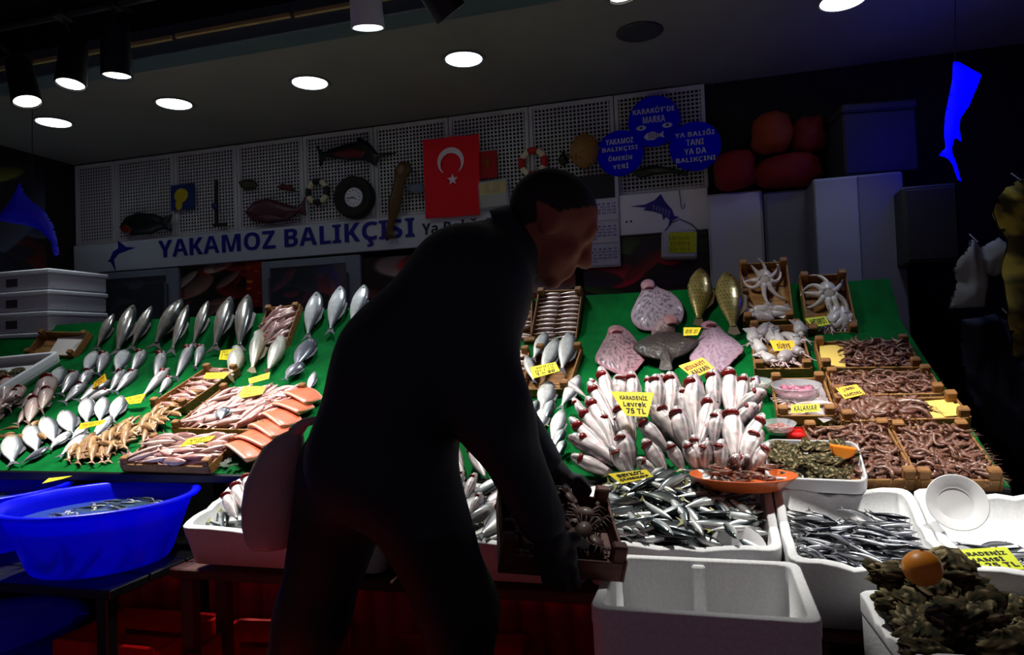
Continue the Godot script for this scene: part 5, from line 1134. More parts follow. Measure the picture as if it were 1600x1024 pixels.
	card([[1202, 532], [1240, 533], [1244, 547], [1210, 549]], ["SÜBYE"], "yellow card on the white cuttlefish", M.tag_ora, 0.07)
	card([[1257, 498], [1289, 494], [1297, 507], [1270, 512]], ["AHTAPOT"], "lime yellow card at foot of the dark steep crate", M.tag_lime, 0.07)
	card([[345, 548], [371, 545], [366, 563], [342, 562]], ["~", "~", "~"], "yellow card below plump bass", M.tag, 0.06)
	card([[322, 583], [358, 582], [350, 592], [318, 592]], ["~"], "yellow card on the small pink fish crate", M.tag, 0.07)
	card([[381, 604], [416, 604], [410, 616], [370, 624]], ["~", "~", "~"], "bright yellow card on the wide crate of pink fish", M.tag, 0.08)
	card([[388, 592], [422, 582], [420, 592], [390, 600]], ["~"], "folded yellow card at the foot of the cod", M.tag, 0.07)
	card([[294, 686], [337, 681], [328, 689], [280, 699]], ["~", "~"], "yellow card on the front crate of pale fish", M.tag, 0.08)
	card([[147, 598], [164, 584], [167, 595], [144, 608]], ["~", "~"], "orange yellow card among small grey fish", M.tag_ora, 0.06)
	card([[195, 622], [228, 615], [220, 630], [202, 632]], ["~", "~"], "orange yellow card at the mullet tails", M.tag_ora, 0.05)
	card([[126, 662], [166, 656], [160, 663], [122, 672]], ["~"], "yellow card lying on the front bream", M.tag_ora, 0.07)

func bowl(p: Vector2, rpx: float, m: Material, col: Color, label: String, h: float):
	var o := slope(p.x, p.y, h + 0.02); var R := rpx * depth_of(o) / FOC
	var t := thing("plastic_bowl", label, "bowl", Transform3D(Basis(Vector3(1, 0, 0), 0.2), o))
	var b := MB.new(); b.lathe([[0.0, -h], [R * 0.75, -h], [R, 0.0], [R * 1.05, 0.002], [R * 0.98, 0.003], [R * 0.72, -h + 0.004], [0.0, -h + 0.004]], 32); part("shell", b.mesh(), m, t)
	b = MB.new(); rng.seed = int(p.x)
	b.lathe([[0.0, -h + 0.006], [R * 0.7, -h + 0.006], [R * 0.84, -0.018], [0.0, -0.012]], 24, col * 0.7)
	for i in 16:
		var a := rng.randf() * TAU; var q := rng.randf() * R * 0.66; b.ball(Vector3(cos(a) * q, -0.014, sin(a) * q), Vector3(0.018, 0.008, 0.012), 8, col * rng.randf_range(0.7, 1.6), Basis(Vector3(0, 1, 0), a * 3))
	part("contents", b.mesh(), M.flesh, t)

func turbot(pts: Array, c1: Color, c2: Color, lift: float, label: String, gill: Array):
	var w := []; var c := Vector3.ZERO
	var pm := Vector2.ZERO
	for p in pts: pm += Vector2(p[0], p[1]) / pts.size()
	var pl := pick(pm.x, pm.y); var tn: Vector3 = pl[1]; var tds: Vector3 = pl[2]; var tp: Vector3 = pl[0] + tn * lift * 0.5
	for p in pts: w.append(on_plane(p[0], p[1], tp, tn)); c += w[-1]
	c /= w.size(); var q := PackedVector2Array()
	for p in w: q.append(Vector2((p - c).x, (p - c).dot(tds)))
	# smooth the outline, then swell it into a thick flat body ring by ring
	var sm := PackedVector2Array()
	for i in q.size():
		for k in 6:
			var a := q[(i + q.size() - 1) % q.size()]; sm.append(q[i].cubic_interpolate(q[(i + 1) % q.size()], a, q[(i + 2) % q.size()], k / 6.0))
	var b := MB.new(); var rings := []; var cols := []
	var prof := [[0.0, -0.012], [0.9, -0.012], [1.0, -0.004], [1.0, 0.0], [0.96, 0.003], [0.92, 0.006], [0.87, 0.009], [0.82, 0.012], [0.76, 0.015], [0.7, 0.018], [0.63, 0.021], [0.56, 0.023], [0.49, 0.025], [0.42, 0.027], [0.35, 0.028], [0.28, 0.029], [0.2, 0.03], [0.12, 0.03], [0.05, 0.03]]
	for p in prof:
		var ring := []; var cc := []
		for s in sm:
			var u: Vector2 = s * maxf(p[0], 0.01); var n := noise.get_noise_2d(u.x * 5000, u.y * 5000)
			ring.append(Vector3(u.x, p[1] * 0.9 + n * 0.004, u.y))
			var col := c1.lerp(c2, clampf((n - 0.1) * 7.0, 0, 0.95)); col = col.lerp(Color(c1.r * 1.2, c1.g * 0.8, c1.b * 0.9), 0.5 if p[0] > 0.88 else 0.0)
			cc.append(col)
		rings.append(ring); cols.append(cc)
	b.loft(rings, cols)
	var t := thing("turbot", label, "fish", Transform3D(Basis(Vector3(1, 0, 0), tn, tds), c + tn * 0.012)); part("body", b.mesh(), M.skin, t)
	if gill.size() > 0:
		var g := MB.new(); var o := on_plane(gill[0], gill[1], tp, tn) - c; var lx := Vector3(o.x, 0.022, o.dot(tds))
		g.ball(lx - Vector3(0, 0.006, 0), Vector3(0.034, 0.016, 0.036), 14, Color(c1.r * 1.1, c1.g * 0.75, c1.b * 0.8)); part("head", g.mesh(), M.skin, t)
		g = MB.new(); g.ball(lx + Vector3(0.008, 0.004, 0.028), Vector3(0.022, 0.012, 0.005), 10, Color(0.16, 0.03, 0.04)); part("gill", g.mesh(), M.plain, t)

func octopus(xf: Transform3D, s: float, col: Color, label: String, sd: int):
	rng.seed = 100 + sd; var t := thing("octopus", label, "octopus", xf)
	var b := MB.new(); b.ball(Vector3(0, 0.08 * s, -0.16 * s), Vector3(0.19, 0.09, 0.26) * s, 14, col * 0.9); part("head", b.mesh(), M.flesh, t)
	for i in 8:
		var a := TAU * i / 8 + 0.2; var pts := []; var rad := []; var k := rng.randf_range(-1.3, 1.3)
		for j in 8:
			var f := j / 7.0; var an := a + k * f * f; pts.append(Vector3(cos(an) * (0.12 + 0.46 * f) * s, (0.09 - 0.06 * f) * s, sin(an) * (0.12 + 0.75 * f) * s)); rad.append(lerpf(0.1, 0.018, pow(f, 0.6)) * s)
		b = MB.new(); b.tube(pts, rad, 8, col * rng.randf_range(0.85, 1.1)); part("arm", b.mesh(), M.flesh, t)

# ---------- front boxes, tubs ----------
func tilted(xm: float, zf: float, yf: float, zb: float, yb: float) -> Transform3D:
	var ez := Vector3(0, yf - yb, zf - zb).normalized(); var ex := Vector3(1, 0, 0)
	return Transform3D(Basis(ex, ez.cross(ex), ez), Vector3(xm, (yf + yb) * 0.5, (zf + zb) * 0.5))
func front():
	# low benches that carry the boxes and the tub
	bench("red stained wooden bench under the white foam boxes", Vector3(-0.42, 0.56, 2.02), 1.8, 0.24, M.wood_dark, Vector3(0, -0.36, 0))
	bench("wooden bench under the anchovy boxes", Vector3(0.55, 0.53, 2.05), 0.74, 0.3, M.wood_dark, Vector3.ZERO)
	bench("black steel bench under the blue tub", Vector3(-2.42, 0.52, 2.0), 1.24, 0.5, M.black, Vector3.ZERO)
	var rs := MB.new()
	for i in 24:
		var x0 := -2.3 + i * 0.09; rs.tube([Vector3(x0, 0.01, 1.72 + 0.02 * sin(i * 1.9)), Vector3(x0, 0.42, 1.72 + 0.012 * sin(i * 1.3))], 0.055, 8)
	single("red_tarpaulin", rs.mesh(), M.red_sheet, "red tarpaulin skirt hanging below the fish table", "tarpaulin")
	for i in 3:
		var xo: float = [-1.95, -1.42, -0.78][i]; var cr := thing("red_crate", ["red plastic crate on the floor beside the blue tubs", "red plastic crate on the floor under the left foam box", "red plastic crate on the floor behind the man's legs"][i], "crate", Transform3D(Basis(Vector3(0, 1, 0), 0.1 * i), Vector3(xo, 0, 1.98)))
		for s in [-1.0, 1.0]:
			part("side", boxm(Vector3(0.015, 0.28, 0.3), 0.004, Vector3(0.21 * s, 0.15, 0)), M.red_sheet, cr)
			for k in 3: part("slat", boxm(Vector3(0.41, 0.08, 0.015), 0.004, Vector3(0, 0.055 + k * 0.1, 0.145 * s)), M.red_sheet, cr)
		part("bottom", boxm(Vector3(0.41, 0.012, 0.28), 0.003, Vector3(0, 0.012, 0)), M.red_sheet, cr)
	# small red lantern on the pavement whose glow reddens the crates and the box fronts
	var rl := thing("red_lantern", "small red lantern standing on the pavement before the boxes", "lamp", Transform3D(Basis(), Vector3(-1.15, 0, 2.85)))
	var lm := MB.new(); lm.lathe([[0.0, 0.0], [0.05, 0.0], [0.05, 0.02], [0.0, 0.02]], 16); part("base", lm.mesh(false), M.black, rl)
	lm = MB.new(); lm.ball(Vector3(0, 0.085, 0), Vector3(0.05, 0.065, 0.05), 16); part("globe", lm.mesh(), glow(Color(1.0, 0.05, 0.02), 1.0), rl)
	var ol := OmniLight3D.new(); ol.light_color = Color(1, 0.06, 0.03); ol.light_energy = 0.028; ol.light_size = 0.05; ol.omni_range = 6; ol.shadow_enabled = true; ol.name = "red_glow"; rl.add_child(ol); ol.position = Vector3(0, 0.16, -0.06)
	# three tilted boxes along the table edge
	var ta := tilted(-1.265, 2.18, 0.695, 1.87, 0.80); var A := foam_box(ta, 0.68, 0.32, 0.13, "white foam box of fish partly behind the hanging bag", 0.07)
	fill(A, ["mackerel", "mackerel_bent"], "horse_mackerel", 26, Vector2(0.17, 0.21), -0.05, -0.02, "silver horse mackerel in the left foam box", "fish in the left foam box", Vector2(-0.9, 0.6), "fish", Rect2(-0.5, -0.5, 1, 1), 21)
	for d in [[352, 772, 372, 815], [368, 757, 386, 806], [385, 744, 402, 790]]:
		var h := on_plane(d[0], d[1], ta.origin + ta.basis.y * 0.03, ta.basis.y); var t2 := on_plane(d[2], d[3], ta.origin, ta.basis.y)
		lay("bonito", "bonito", h, t2, ta.basis.y, 1.2, 1.3, 0.0, "pale bonito with dark gill standing in the left foam box", "bonito in the left foam box")
	var tb := tilted(-0.625, 2.18, 0.695, 1.87, 0.80); var B := foam_box(tb, 0.58, 0.32, 0.13, "white foam box of silver fish seen between the man's arm and leg", 0.07)
	fill({"xf": tb, "w": 0.54, "d": 0.30, "h": 0.05}, ["bream", "bonito", "mackerel"], "bluefish", 40, Vector2(0.17, 0.22), -0.03, 0.02, "silver fish heaped in the middle foam box", "fish in the middle foam box", Vector2(0.5, 1.4), "fish", Rect2(-0.5, -0.5, 1, 1), 22)
	for d in [[700, 690, 726, 745], [716, 740, 700, 790], [736, 700, 760, 750], [724, 735, 706, 780], [744, 740, 722, 790], [752, 770, 730, 815], [726, 775, 710, 825]]:
		var h := slope(d[0], minf(d[1], 732), 0.05) if d[1] < 732 else on_plane(d[0], d[1], tb.origin + tb.basis.y * 0.06, tb.basis.y)
		var t2 := on_plane(d[2], d[3], tb.origin + tb.basis.y * 0.02, tb.basis.y)
		lay("bonito", "bonito", h, t2, tb.basis.y, 1.0, 1.2, 0.0, "silver bonito with red gill atop the middle foam box", "bonito atop the middle box")
	var tc := tilted(-0.088, 2.18, 0.70, 1.87, 0.80); var C := foam_box(tc, 0.49, 0.32, 0.13, "white foam box heaped with horse mackerel", 0.07)
	fill({"xf": tc * Transform3D(Basis(), Vector3(-0.01, 0.0, -0.02)), "w": 0.46, "d": 0.33, "h": 0.05}, ["mackerel", "mackerel_bent"], "horse_mackerel", 105, Vector2(0.13, 0.17), -0.05, -0.01, "shiny black and silver horse mackerel in the heap", "heap of horse mackerel", Vector2(-1.0, 0.7), "fish", Rect2(-0.5, -0.5, 1, 1), 23)
	fill({"xf": tc * Transform3D(Basis(), Vector3(-0.02, 0.0, -0.03)), "w": 0.43, "d": 0.34, "h": 0.05}, ["mackerel", "mackerel_bent"], "horse_mackerel", 90, Vector2(0.12, 0.16), 0.0, 0.03, "shiny black and silver horse mackerel in the heap", "heap of horse mackerel", Vector2(-1.3, 0.9), "fish", Rect2(-0.5, -0.5, 1, 1), 24)
	plate(Transform3D(Basis(Vector3(1, 0, 0), 0.75), at(1153, 864, depth_of(tc * Vector3(0.1, 0.05, 0.118)))), 0.07, "white plate lying in the front of the mackerel box")
	# anchovy boxes
	var td := tilted(0.336, 2.26, 0.70, 1.87, 0.80); var D := foam_box(td, 0.35, 0.40, 0.17, "white foam box of dark anchovies", 0.085, 0.018)
	fill(D, ["anchovy", "anchovy_bent"], "anchovy", 95, Vector2(0.085, 0.11), -0.078, -0.055, "dark anchovy with silver side in the foam box", "anchovies in the foam box", Vector2(-0.8, 0.4), "fish", Rect2(-0.5, -0.36, 1, 0.86), 25)
	fill(D, ["anchovy", "anchovy_bent"], "anchovy", 95, Vector2(0.085, 0.11), -0.055, -0.03, "dark anchovy with silver side in the foam box", "anchovies in the foam box", Vector2(-0.9, 0.3), "fish", Rect2(-0.5, -0.32, 1, 0.82), 26)
	var te := tilted(0.715, 2.26, 0.70, 1.87, 0.80); var E := foam_box(te, 0.40, 0.40, 0.17, "nearly empty white foam box with plate and few anchovies", 0.07, 0.018)
	fill(E, ["anchovy", "anchovy_bent"], "loose_anchovy", 40, Vector2(0.09, 0.11), -0.06, -0.03, "dark anchovy behind the lime price card", "anchovies behind the card", Vector2(-0.7, 0.4), "fish", Rect2(-0.4, 0.05, 0.9, 0.42), 27)
	plate(Transform3D(Basis(Vector3(1, 0, 0), 1.15), at(1493, 787, depth_of(te * Vector3(0, 0, -0.06)))), 0.068, "white plate leaning upright in the nearly empty foam box")
	card([[1474, 861], [1572, 855], [1602, 890], [1512, 892]], ["KARADENİZ", "HAMSİ", "KG 25 TL"], "lime yellow card lettered Karadeniz Hamsi at foam box edge", M.tag_lime, 0.0, null, Vector3(0, 0.75, 0.66), te.origin + te.basis.y * 0.02 )
	# near box with rib, and the oyster box
	var tf := Transform3D(Basis(), Vector3(-0.032, 0.70, 2.435)); var Fb := foam_box(tf, 0.43, 0.365, 0.32, "empty white foam box with a few oysters in its corner", 0.15, 0.0)
	part("rib", boxm(Vector3(0.03, 0.13, 0.02), 0.004, Vector3(-0.01, -0.075, -0.152)), M.foam, Fb.node)
	rng.seed = 33
	for i in 11: put("oyster%d" % (i % 4), "corner_oyster", tf * Transform3D(Basis(Vector3(0, 1, 0), rng.randf() * 6).scaled(Vector3.ONE * 0.075), Vector3(rng.randf_range(0.03, 0.14), -0.115 + 0.035 * (i % 2), rng.randf_range(0.0, 0.12))), "oyster in the corner of empty foam box", "oyster", "oysters in the corner of the box")
	bench("low wooden bench under the empty foam box", Vector3(-0.032, 0.375, 2.44), 0.44, 0.32, M.wood_dark, Vector3.ZERO)
	var tg := Transform3D(Basis(Vector3(0, 1, 0), 0.06), Vector3(0.545, 0.655, 2.44)); var G := foam_box(tg, 0.48, 0.34, 0.26, "white foam box heaped with big oysters and orange", 0.10, 0.02)
	rng.seed = 34
	for i in 130:
		var q := Vector2(rng.randf_range(-0.20, 0.21), rng.randf_range(-0.14, 0.13)); var top := 0.05 - 0.5 * maxf(0.0, absf(q.x + 0.13) - 0.06) - 0.25 * q.y
		if q.x > -0.06: top = -0.02 - 0.12 * q.y - 0.1 * q.x
		put("oyster%d" % (i % 4), "big_oyster", tg * Transform3D(Basis.from_euler(Vector3(rng.randf_range(-0.5, 0.5), rng.randf() * 6, rng.randf_range(-0.5, 0.5))).scaled(Vector3.ONE * rng.randf_range(0.06, 0.09)), Vector3(q.x, lerpf(-0.06, top, sqrt(rng.randf())), q.y)), "large rough brown oyster in the heaped foam box", "oyster", "big oysters in the foam box")
	bench("low wooden bench under the oyster box", Vector3(0.545, 0.39, 2.45), 0.46, 0.3, M.wood_dark, Vector3.ZERO)
	var oo := at(1441, 888, depth_of(tg * Vector3(-0.08, 0.12, 0.0))); var ob := MB.new(); ob.ball(Vector3.ZERO, Vector3(0.036, 0.034, 0.036), 20, Color(0.85, 0.30, 0.02)); 
	var og := thing("orange", "whole orange resting on top of the oysters", "fruit", Transform3D(Basis(), oo)); part("fruit", ob.mesh(), painted(0.4), og)
	var sb := MB.new(); sb.lathe([[0.0, 0.0345], [0.004, 0.035], [0.003, 0.037], [0.0, 0.037]], 8); part("stem", sb.mesh(), mat(Color(0.15, 0.2, 0.05), 0.7), og)
	# blue tubs
	tub(Vector3(-2.03, 0.755, 2.05), 0.30, 0.215, "blue plastic tub of water with small fish on bench", true)
	tub(Vector3(-2.68, 0.755, 1.98), 0.30, 0.215, "blue plastic tub behind the nearer one, with yellow card", true)
	tub(on_y(-40, 985, 0.30), 0.33, 0.28, "empty blue plastic tub on the floor below the bench", false)
	card([[76, 748], [113, 744], [97, 749], [66, 756]], [], "yellow card on the rim of the rear blue tub", M.tag, 0.0, null, Vector3(0, 0.9, 0.4), Vector3(-2.4, 0.77, 1.95))
	# crate carried by the man
	var p1 := at(777, 897, 1.50); var p2 := at(975, 912, 1.52); var ex := (p2 - p1).normalized(); var ez := look * Vector3(0, -0.30, 0.95); ez = (ez - ex * ez.dot(ex)).normalized(); var w := (p2 - p1).length(); var dd := 0.27
	var xf := Transform3D(Basis(ex, ez.cross(ex), ez), (p1 + p2) * 0.5 - ez * dd * 0.5)
	var K := crate_at(xf, w, dd, 0.066, "dark wooden crate of crabs carried by the bending man", [M.wood_dark])
	rng.seed = 41
	for i in 34: put("crab", "crab", xf * Transform3D(Basis.from_euler(Vector3(rng.randf_range(-0.5, 0.5), rng.randf() * 6, rng.randf_range(-0.5, 0.5))).scaled(Vector3.ONE * rng.randf_range(0.05, 0.068)), Vector3(rng.randf_range(-0.09, 0.09), rng.randf_range(0.015, 0.06), rng.randf_range(-0.09, 0.09))), "dark brown crab in the carried crate", "crab", "crabs in the carried crate")
func bench(label: String, o: Vector3, w: float, d: float, m: Material, off: Vector3):
	var t := thing("bench", label, "bench", Transform3D(Basis(), Vector3(o.x + off.y, 0, o.z)))
	for i in 3: part("plank", boxm(Vector3(w, 0.03, d / 3 - 0.008), 0.004, Vector3(0, o.y - 0.02, -d * 0.5 + (i + 0.5) * d / 3)), m, t)
	for s in [-1.0, 1.0]:
		for s2 in [-1.0, 1.0]: part("leg", boxm(Vector3(0.045, o.y - 0.035, 0.045), 0.005, Vector3((w * 0.5 - 0.05) * s, (o.y - 0.035) * 0.5, (d * 0.5 - 0.04) * s2)), m, t)
		part("stretcher", boxm(Vector3(0.03, 0.04, d - 0.1), 0.004, Vector3((w * 0.5 - 0.05) * s, 0.16, 0)), m, t)
func plate(xf: Transform3D, R: float, label: String):
	var b := MB.new(); b.lathe([[0.0, -0.006], [R * 0.55, -0.006], [R * 0.62, 0.0], [R, 0.011], [R * 1.01, 0.013], [R * 0.98, 0.014], [R * 0.62, 0.004], [R * 0.56, -0.002], [0.0, -0.002]], 48)
	single("plate", b.mesh(), M.china, label, "plate", xf)
func tub(o: Vector3, R: float, h: float, label: String, full: bool):
	var t := thing("blue_tub", label, "tub", Transform3D(Basis(), o))
	var b := MB.new(); b.lathe([[0.0, -h], [R * 0.70, -h], [R * 0.74, -h + 0.02], [R * 0.94, -0.03], [R * 0.96, -0.008], [R * 1.03, -0.012], [R * 1.05, -0.004], [R * 1.02, 0.004], [R * 0.955, 0.0], [R * 0.932, -0.03], [R * 0.732, -h + 0.024], [R * 0.69, -h + 0.006], [0.0, -h + 0.006]], 56)
	part("shell", b.mesh(), M.tub, t)
	if full:
		b = MB.new(); b.lathe([[0.0, -0.062], [R * 0.885, -0.062], [R * 0.888, -0.057], [0.0, -0.057]], 40); part("water", b.mesh(), M.water, t)
		rng.seed = int(absf(o.x) * 100)
		for i in 70:
			var a := rng.randf() * TAU; var q := sqrt(rng.randf()) * R * 0.72; var l := rng.randf_range(0.07, 0.11)
			put("silver_small", "smelt", Transform3D(Basis(Vector3(0, 1, 0), rng.randf_range(-0.9, 0.9)) * Basis(Vector3(1, 0, 0), rng.randf_range(-0.5, 0.5)) * Basis.from_scale(Vector3.ONE * l), o + Vector3(cos(a) * q * 0.9, rng.randf_range(-0.07, -0.05), sin(a) * q)), "small silver fish floating in a blue tub", "fish", "small fish in the blue tubs")

# ---------- the man ----------
func smin(a: float, b: float, k: float) -> float:
	var h := maxf(k - absf(a - b), 0.0) / k; return minf(a, b) - h * h * k * 0.25
# prims: [kind, ...] 0 tapered capsule a,b,ra,rb  1 ellipsoid centre,radii,basis  2 carve ball
func nets(prims: Array, cell: float, k: float, mb: MB, paint: Callable):
	var lo := Vector3(99, 99, 99); var hi := -lo; var boxes := []
	for p in prims:
		var a: Vector3 = p[1]; var bb: Vector3 = p[2] if p[0] == 0 else p[1]; var r: float = maxf(p[3], p[4]) if p[0] == 0 else (maxf(p[2].x, maxf(p[2].y, p[2].z)) if p[0] == 1 else p[2])
		var e := Vector3.ONE * (r + k + cell * 2); var q := [a.min(bb) - e, a.max(bb) + e]; boxes.append(q); lo = lo.min(q[0]); hi = hi.max(q[1])
	var nx := int((hi.x - lo.x) / cell) + 2; var ny := int((hi.y - lo.y) / cell) + 2; var nz := int((hi.z - lo.z) / cell) + 2
	var f := PackedFloat32Array(); f.resize(nx * ny * nz); f.fill(1.0)
	for n in prims.size():
		var p: Array = prims[n]; var q: Array = boxes[n]; var i0 := Vector3i((q[0] - lo) / cell); var i1 := Vector3i((q[1] - lo) / cell)
		var kind: int = p[0]; var a: Vector3 = p[1]; var ab := Vector3.ZERO; var ra := 0.0; var rb := 0.0; var inv := 0.0; var rad := Vector3.ONE; var ib := Basis(); var mr := 0.0
		if kind == 0: ab = p[2] - a; ra = p[3]; rb = p[4]; inv = 1.0 / maxf(ab.length_squared(), 1e-9)
		elif kind == 1: rad = p[2]; ib = p[3].inverse(); mr = minf(rad.x, minf(rad.y, rad.z))
		else: ra = p[2]
		for z in range(i0.z, i1.z + 1):
			for y in range(i0.y, i1.y + 1):
				var ix := (z * ny + y) * nx
				for x in range(i0.x, i1.x + 1):
					var pt := lo + Vector3(x, y, z) * cell - a; var d: float
					if kind == 0:
						var t := clampf(pt.dot(ab) * inv, 0, 1); d = (pt - ab * t).length() - (ra + (rb - ra) * t)
					elif kind == 1: d = (((ib * pt) / rad).length() - 1.0) * mr
					else: d = ra - pt.length()
					if kind == 2: f[ix + x] = maxf(f[ix + x], d)
					else: f[ix + x] = smin(f[ix + x], d, k)
	var vid := PackedInt32Array(); vid.resize(nx * ny * nz); vid.fill(-1); var sy := nx; var sz := nx * ny
	var offs := [0, 1, sy, sy + 1, sz, sz + 1, sz + sy, sz + sy + 1]
	var ed := [[0, 1], [2, 3], [4, 5], [6, 7], [0, 2], [1, 3], [4, 6], [5, 7], [0, 4], [1, 5], [2, 6], [3, 7]]
	for z in nz - 1:
		for y in ny - 1:
			for x in nx - 1:
				var b := z * sz + y * sy + x
				if absf(f[b]) > cell * 2.5: continue
				var m := 0
				for c in 8:
					if f[b + offs[c]] < 0.0: m |= 1 << c
				if m == 0 or m == 255: continue
				var s := Vector3.ZERO; var cnt := 0
				for e in ed:
					var v0: float = f[b + offs[e[0]]]; var v1: float = f[b + offs[e[1]]]
					if (v0 < 0.0) != (v1 < 0.0):
						var t := v0 / (v0 - v1); var p0 := Vector3(e[0] & 1, (e[0] >> 1) & 1, e[0] >> 2); var p1 := Vector3(e[1] & 1, (e[1] >> 1) & 1, e[1] >> 2)
						s += p0.lerp(p1, t); cnt += 1
				var w := lo + (Vector3(x, y, z) + s / cnt) * cell
				vid[b] = mb.vert(w, paint.call(w))
	for z in range(1, nz - 1):
		for y in range(1, ny - 1):
			for x in range(1, nx - 1):
				var b := z * sz + y * sy + x
				if vid[b] < 0: continue
				var in0 := f[b] < 0.0
				for ax in 3:
					var o: int = [1, sy, sz][ax]; var u: int = [sy, sz, 1][ax]; var w2: int = [sz, 1, sy][ax]
					if (f[b + o] < 0.0) == in0: continue
					var q := [vid[b], vid[b - u], vid[b - u - w2], vid[b - w2]]
					if q.min() < 0: continue
					if in0: q.reverse()
					mb.tri(q[0], q[1], q[2]); mb.tri(q[0], q[2], q[3])
func man():
	var mb := MB.new(); var jac := Color(0.010, 0.016, 0.032); var tro := Color(0.006, 0.006, 0.010); var skn := Color(0.34, 0.12, 0.075); var hair := Color(0.012, 0.012, 0.016)
	var P := func(x: float, y: float, d: float) -> Vector3: return at(x, y, d)
	var hip := 0.13; var pr := []
	for s in [-0.08, 0.08]:
		pr.append([0, P.call(582, 718, 1.6 + s), P.call(640, 578, 1.6 + s), 0.145, 0.152]); pr.append([0, P.call(640, 578, 1.6 + s), P.call(730, 455, 1.6 + s * 1.2), 0.152, 0.136])
	pr.append([0, P.call(735, 440, 1.50), P.call(745, 435, 1.72), 0.105, 0.105]); pr.append([0, P.call(760, 420, 1.6), P.call(800, 385, 1.6), 0.10, 0.075])
	# arms
	pr.append([0, P.call(735, 450, 1.47), P.call(772, 650, 1.41), 0.085, 0.068]); pr.append([0, P.call(772, 650, 1.41), P.call(848, 815, 1.45), 0.068, 0.05])
	pr.append([0, P.call(762, 455, 1.74), P.call(770, 600, 1.78), 0.08, 0.064]); pr.append([0, P.call(770, 600, 1.78), P.call(852, 722, 1.78), 0.062, 0.044])
	# legs and shoes
	pr.append([0, P.call(632, 745, 1.52), P.call(716, 950, 1.50), 0.118, 0.078]); pr.append([0, P.call(716, 950, 1.50), P.call(742, 1310, 1.52), 0.074, 0.055])
	pr.append([0, P.call(545, 745, 1.68), P.call(488, 965, 1.70), 0.122, 0.082]); pr.append([0, P.call(488, 965, 1.70), P.call(390, 1230, 1.74), 0.078, 0.055])
	var f1 := P.call(742, 1330, 1.52) as Vector3; f1.y = 0.06; var f2 := P.call(385, 1250, 1.74) as Vector3; f2.y = 0.08
	pr.append([0, P.call(742, 1310, 1.52), f1, 0.055, 0.05]); pr.append([0, f1, f1 + look * Vector3(0.17, -0.01, 0), 0.05, 0.04]); pr.append([0, P.call(390, 1230, 1.74), f2, 0.055, 0.05]); pr.append([0, f2, f2 + look * Vector3(0.16, -0.05, 0), 0.048, 0.038])
	nets(pr, 0.014, 0.06, mb, func(p: Vector3) -> Color: return tro if p.y < 0.84 and p.x < -0.45 else jac)
	# head
	var fw := (look * Vector3(0.86, -0.50, -0.12)).normalized(); var sd := fw.cross(look * Vector3(0.50, 0.86, 0)).normalized(); var up := sd.cross(fw); var hb := Basis(fw, up, sd); var hc := at(862, 352, 1.6)
	var L := func(a: float, b: float, c: float) -> Vector3: return hc + fw * a + up * b + sd * c
	var hp := [[1, L.call(-0.012, 0.03, 0), Vector3(0.104, 0.094, 0.08), hb], [1, L.call(0.035, -0.045, 0), Vector3(0.058, 0.075, 0.058), hb], [0, L.call(0.066, -0.108, -0.012), L.call(0.066, -0.108, 0.012), 0.019, 0.019],
		[0, L.call(0.088, 0.018, 0), L.call(0.112, -0.034, 0), 0.009, 0.015], [0, L.call(0.080, 0.034, -0.032), L.call(0.080, 0.034, 0.032), 0.013, 0.013], [0, L.call(0.086, -0.066, -0.014), L.call(0.086, -0.066, 0.014), 0.010, 0.010], [0, L.call(0.083, -0.082, -0.012), L.call(0.083, -0.082, 0.012), 0.010, 0.010],
		[0, L.call(-0.03, -0.05, 0), at(800, 392, 1.6), 0.058, 0.07], [0, L.call(0.06, -0.03, -0.04), L.call(0.06, -0.03, 0.04), 0.02, 0.02], [0, L.call(0.10, -0.034, -0.014), L.call(0.10, -0.034, 0.014), 0.010, 0.010]]
	for s in [-1.0, 1.0]:
		hp.append([2, L.call(0.105, 0.012, 0.032 * s), 0.017]); hp.append([1, L.call(0.078, 0.012, 0.031 * s), Vector3(0.012, 0.011, 0.014), hb]); hp.append([1, L.call(-0.012, -0.005, 0.078 * s), Vector3(0.019, 0.033, 0.010), Basis(sd, 0.0) * hb])
	var hinv := hb.inverse()
	nets(hp, 0.0045, 0.016, mb, func(p: Vector3) -> Color:
		var l := hinv * (p - hc); var line := 0.03 + l.x * (0.85 if l.x > 0 else 1.25)
		if l.y > line and not (absf(l.z) > 0.07 and l.y < 0.02): return hair if l.x < 0.03 else Color(0.035, 0.033, 0.033)
		if l.x < -0.02 and l.y < -0.09: return jac
		if absf(l.z) < 0.018 and l.x > 0.08 and l.y < -0.06 and l.y > -0.09: return Color(0.30, 0.085, 0.075)
		return skn)
	# gloved hands: palm and five fingers closed on the crate
	var gl := Color(0.012, 0.014, 0.02); var g := []
	g.append([0, P.call(846, 812, 1.45), P.call(862, 845, 1.445), 0.038, 0.034]); g.append([0, P.call(852, 868, 1.45), P.call(886, 866, 1.45), 0.022, 0.022]); g.append([0, P.call(862, 845, 1.445), P.call(870, 866, 1.448), 0.032, 0.026])
	for i in 4:
		var x := 846.0 + i * 15.5; var y: float = [898, 906, 908, 904][i]
		g.append([0, P.call(x, 872, 1.448), P.call(x + 3, y - 10, 1.452), 0.0115, 0.0105]); g.append([0, P.call(x + 3, y - 10, 1.452), P.call(x + 8, y + 8, 1.478), 0.0105, 0.0095]); g.append([0, P.call(x + 8, y + 8, 1.478), P.call(x + 12, y + 6, 1.51), 0.0095, 0.0085])
	g.append([0, P.call(876, 850, 1.445), P.call(898, 842, 1.46), 0.015, 0.012]); g.append([0, P.call(898, 842, 1.46), P.call(914, 852, 1.50), 0.012, 0.010])
	nets(g, 0.004, 0.010, mb, func(_p): return gl)
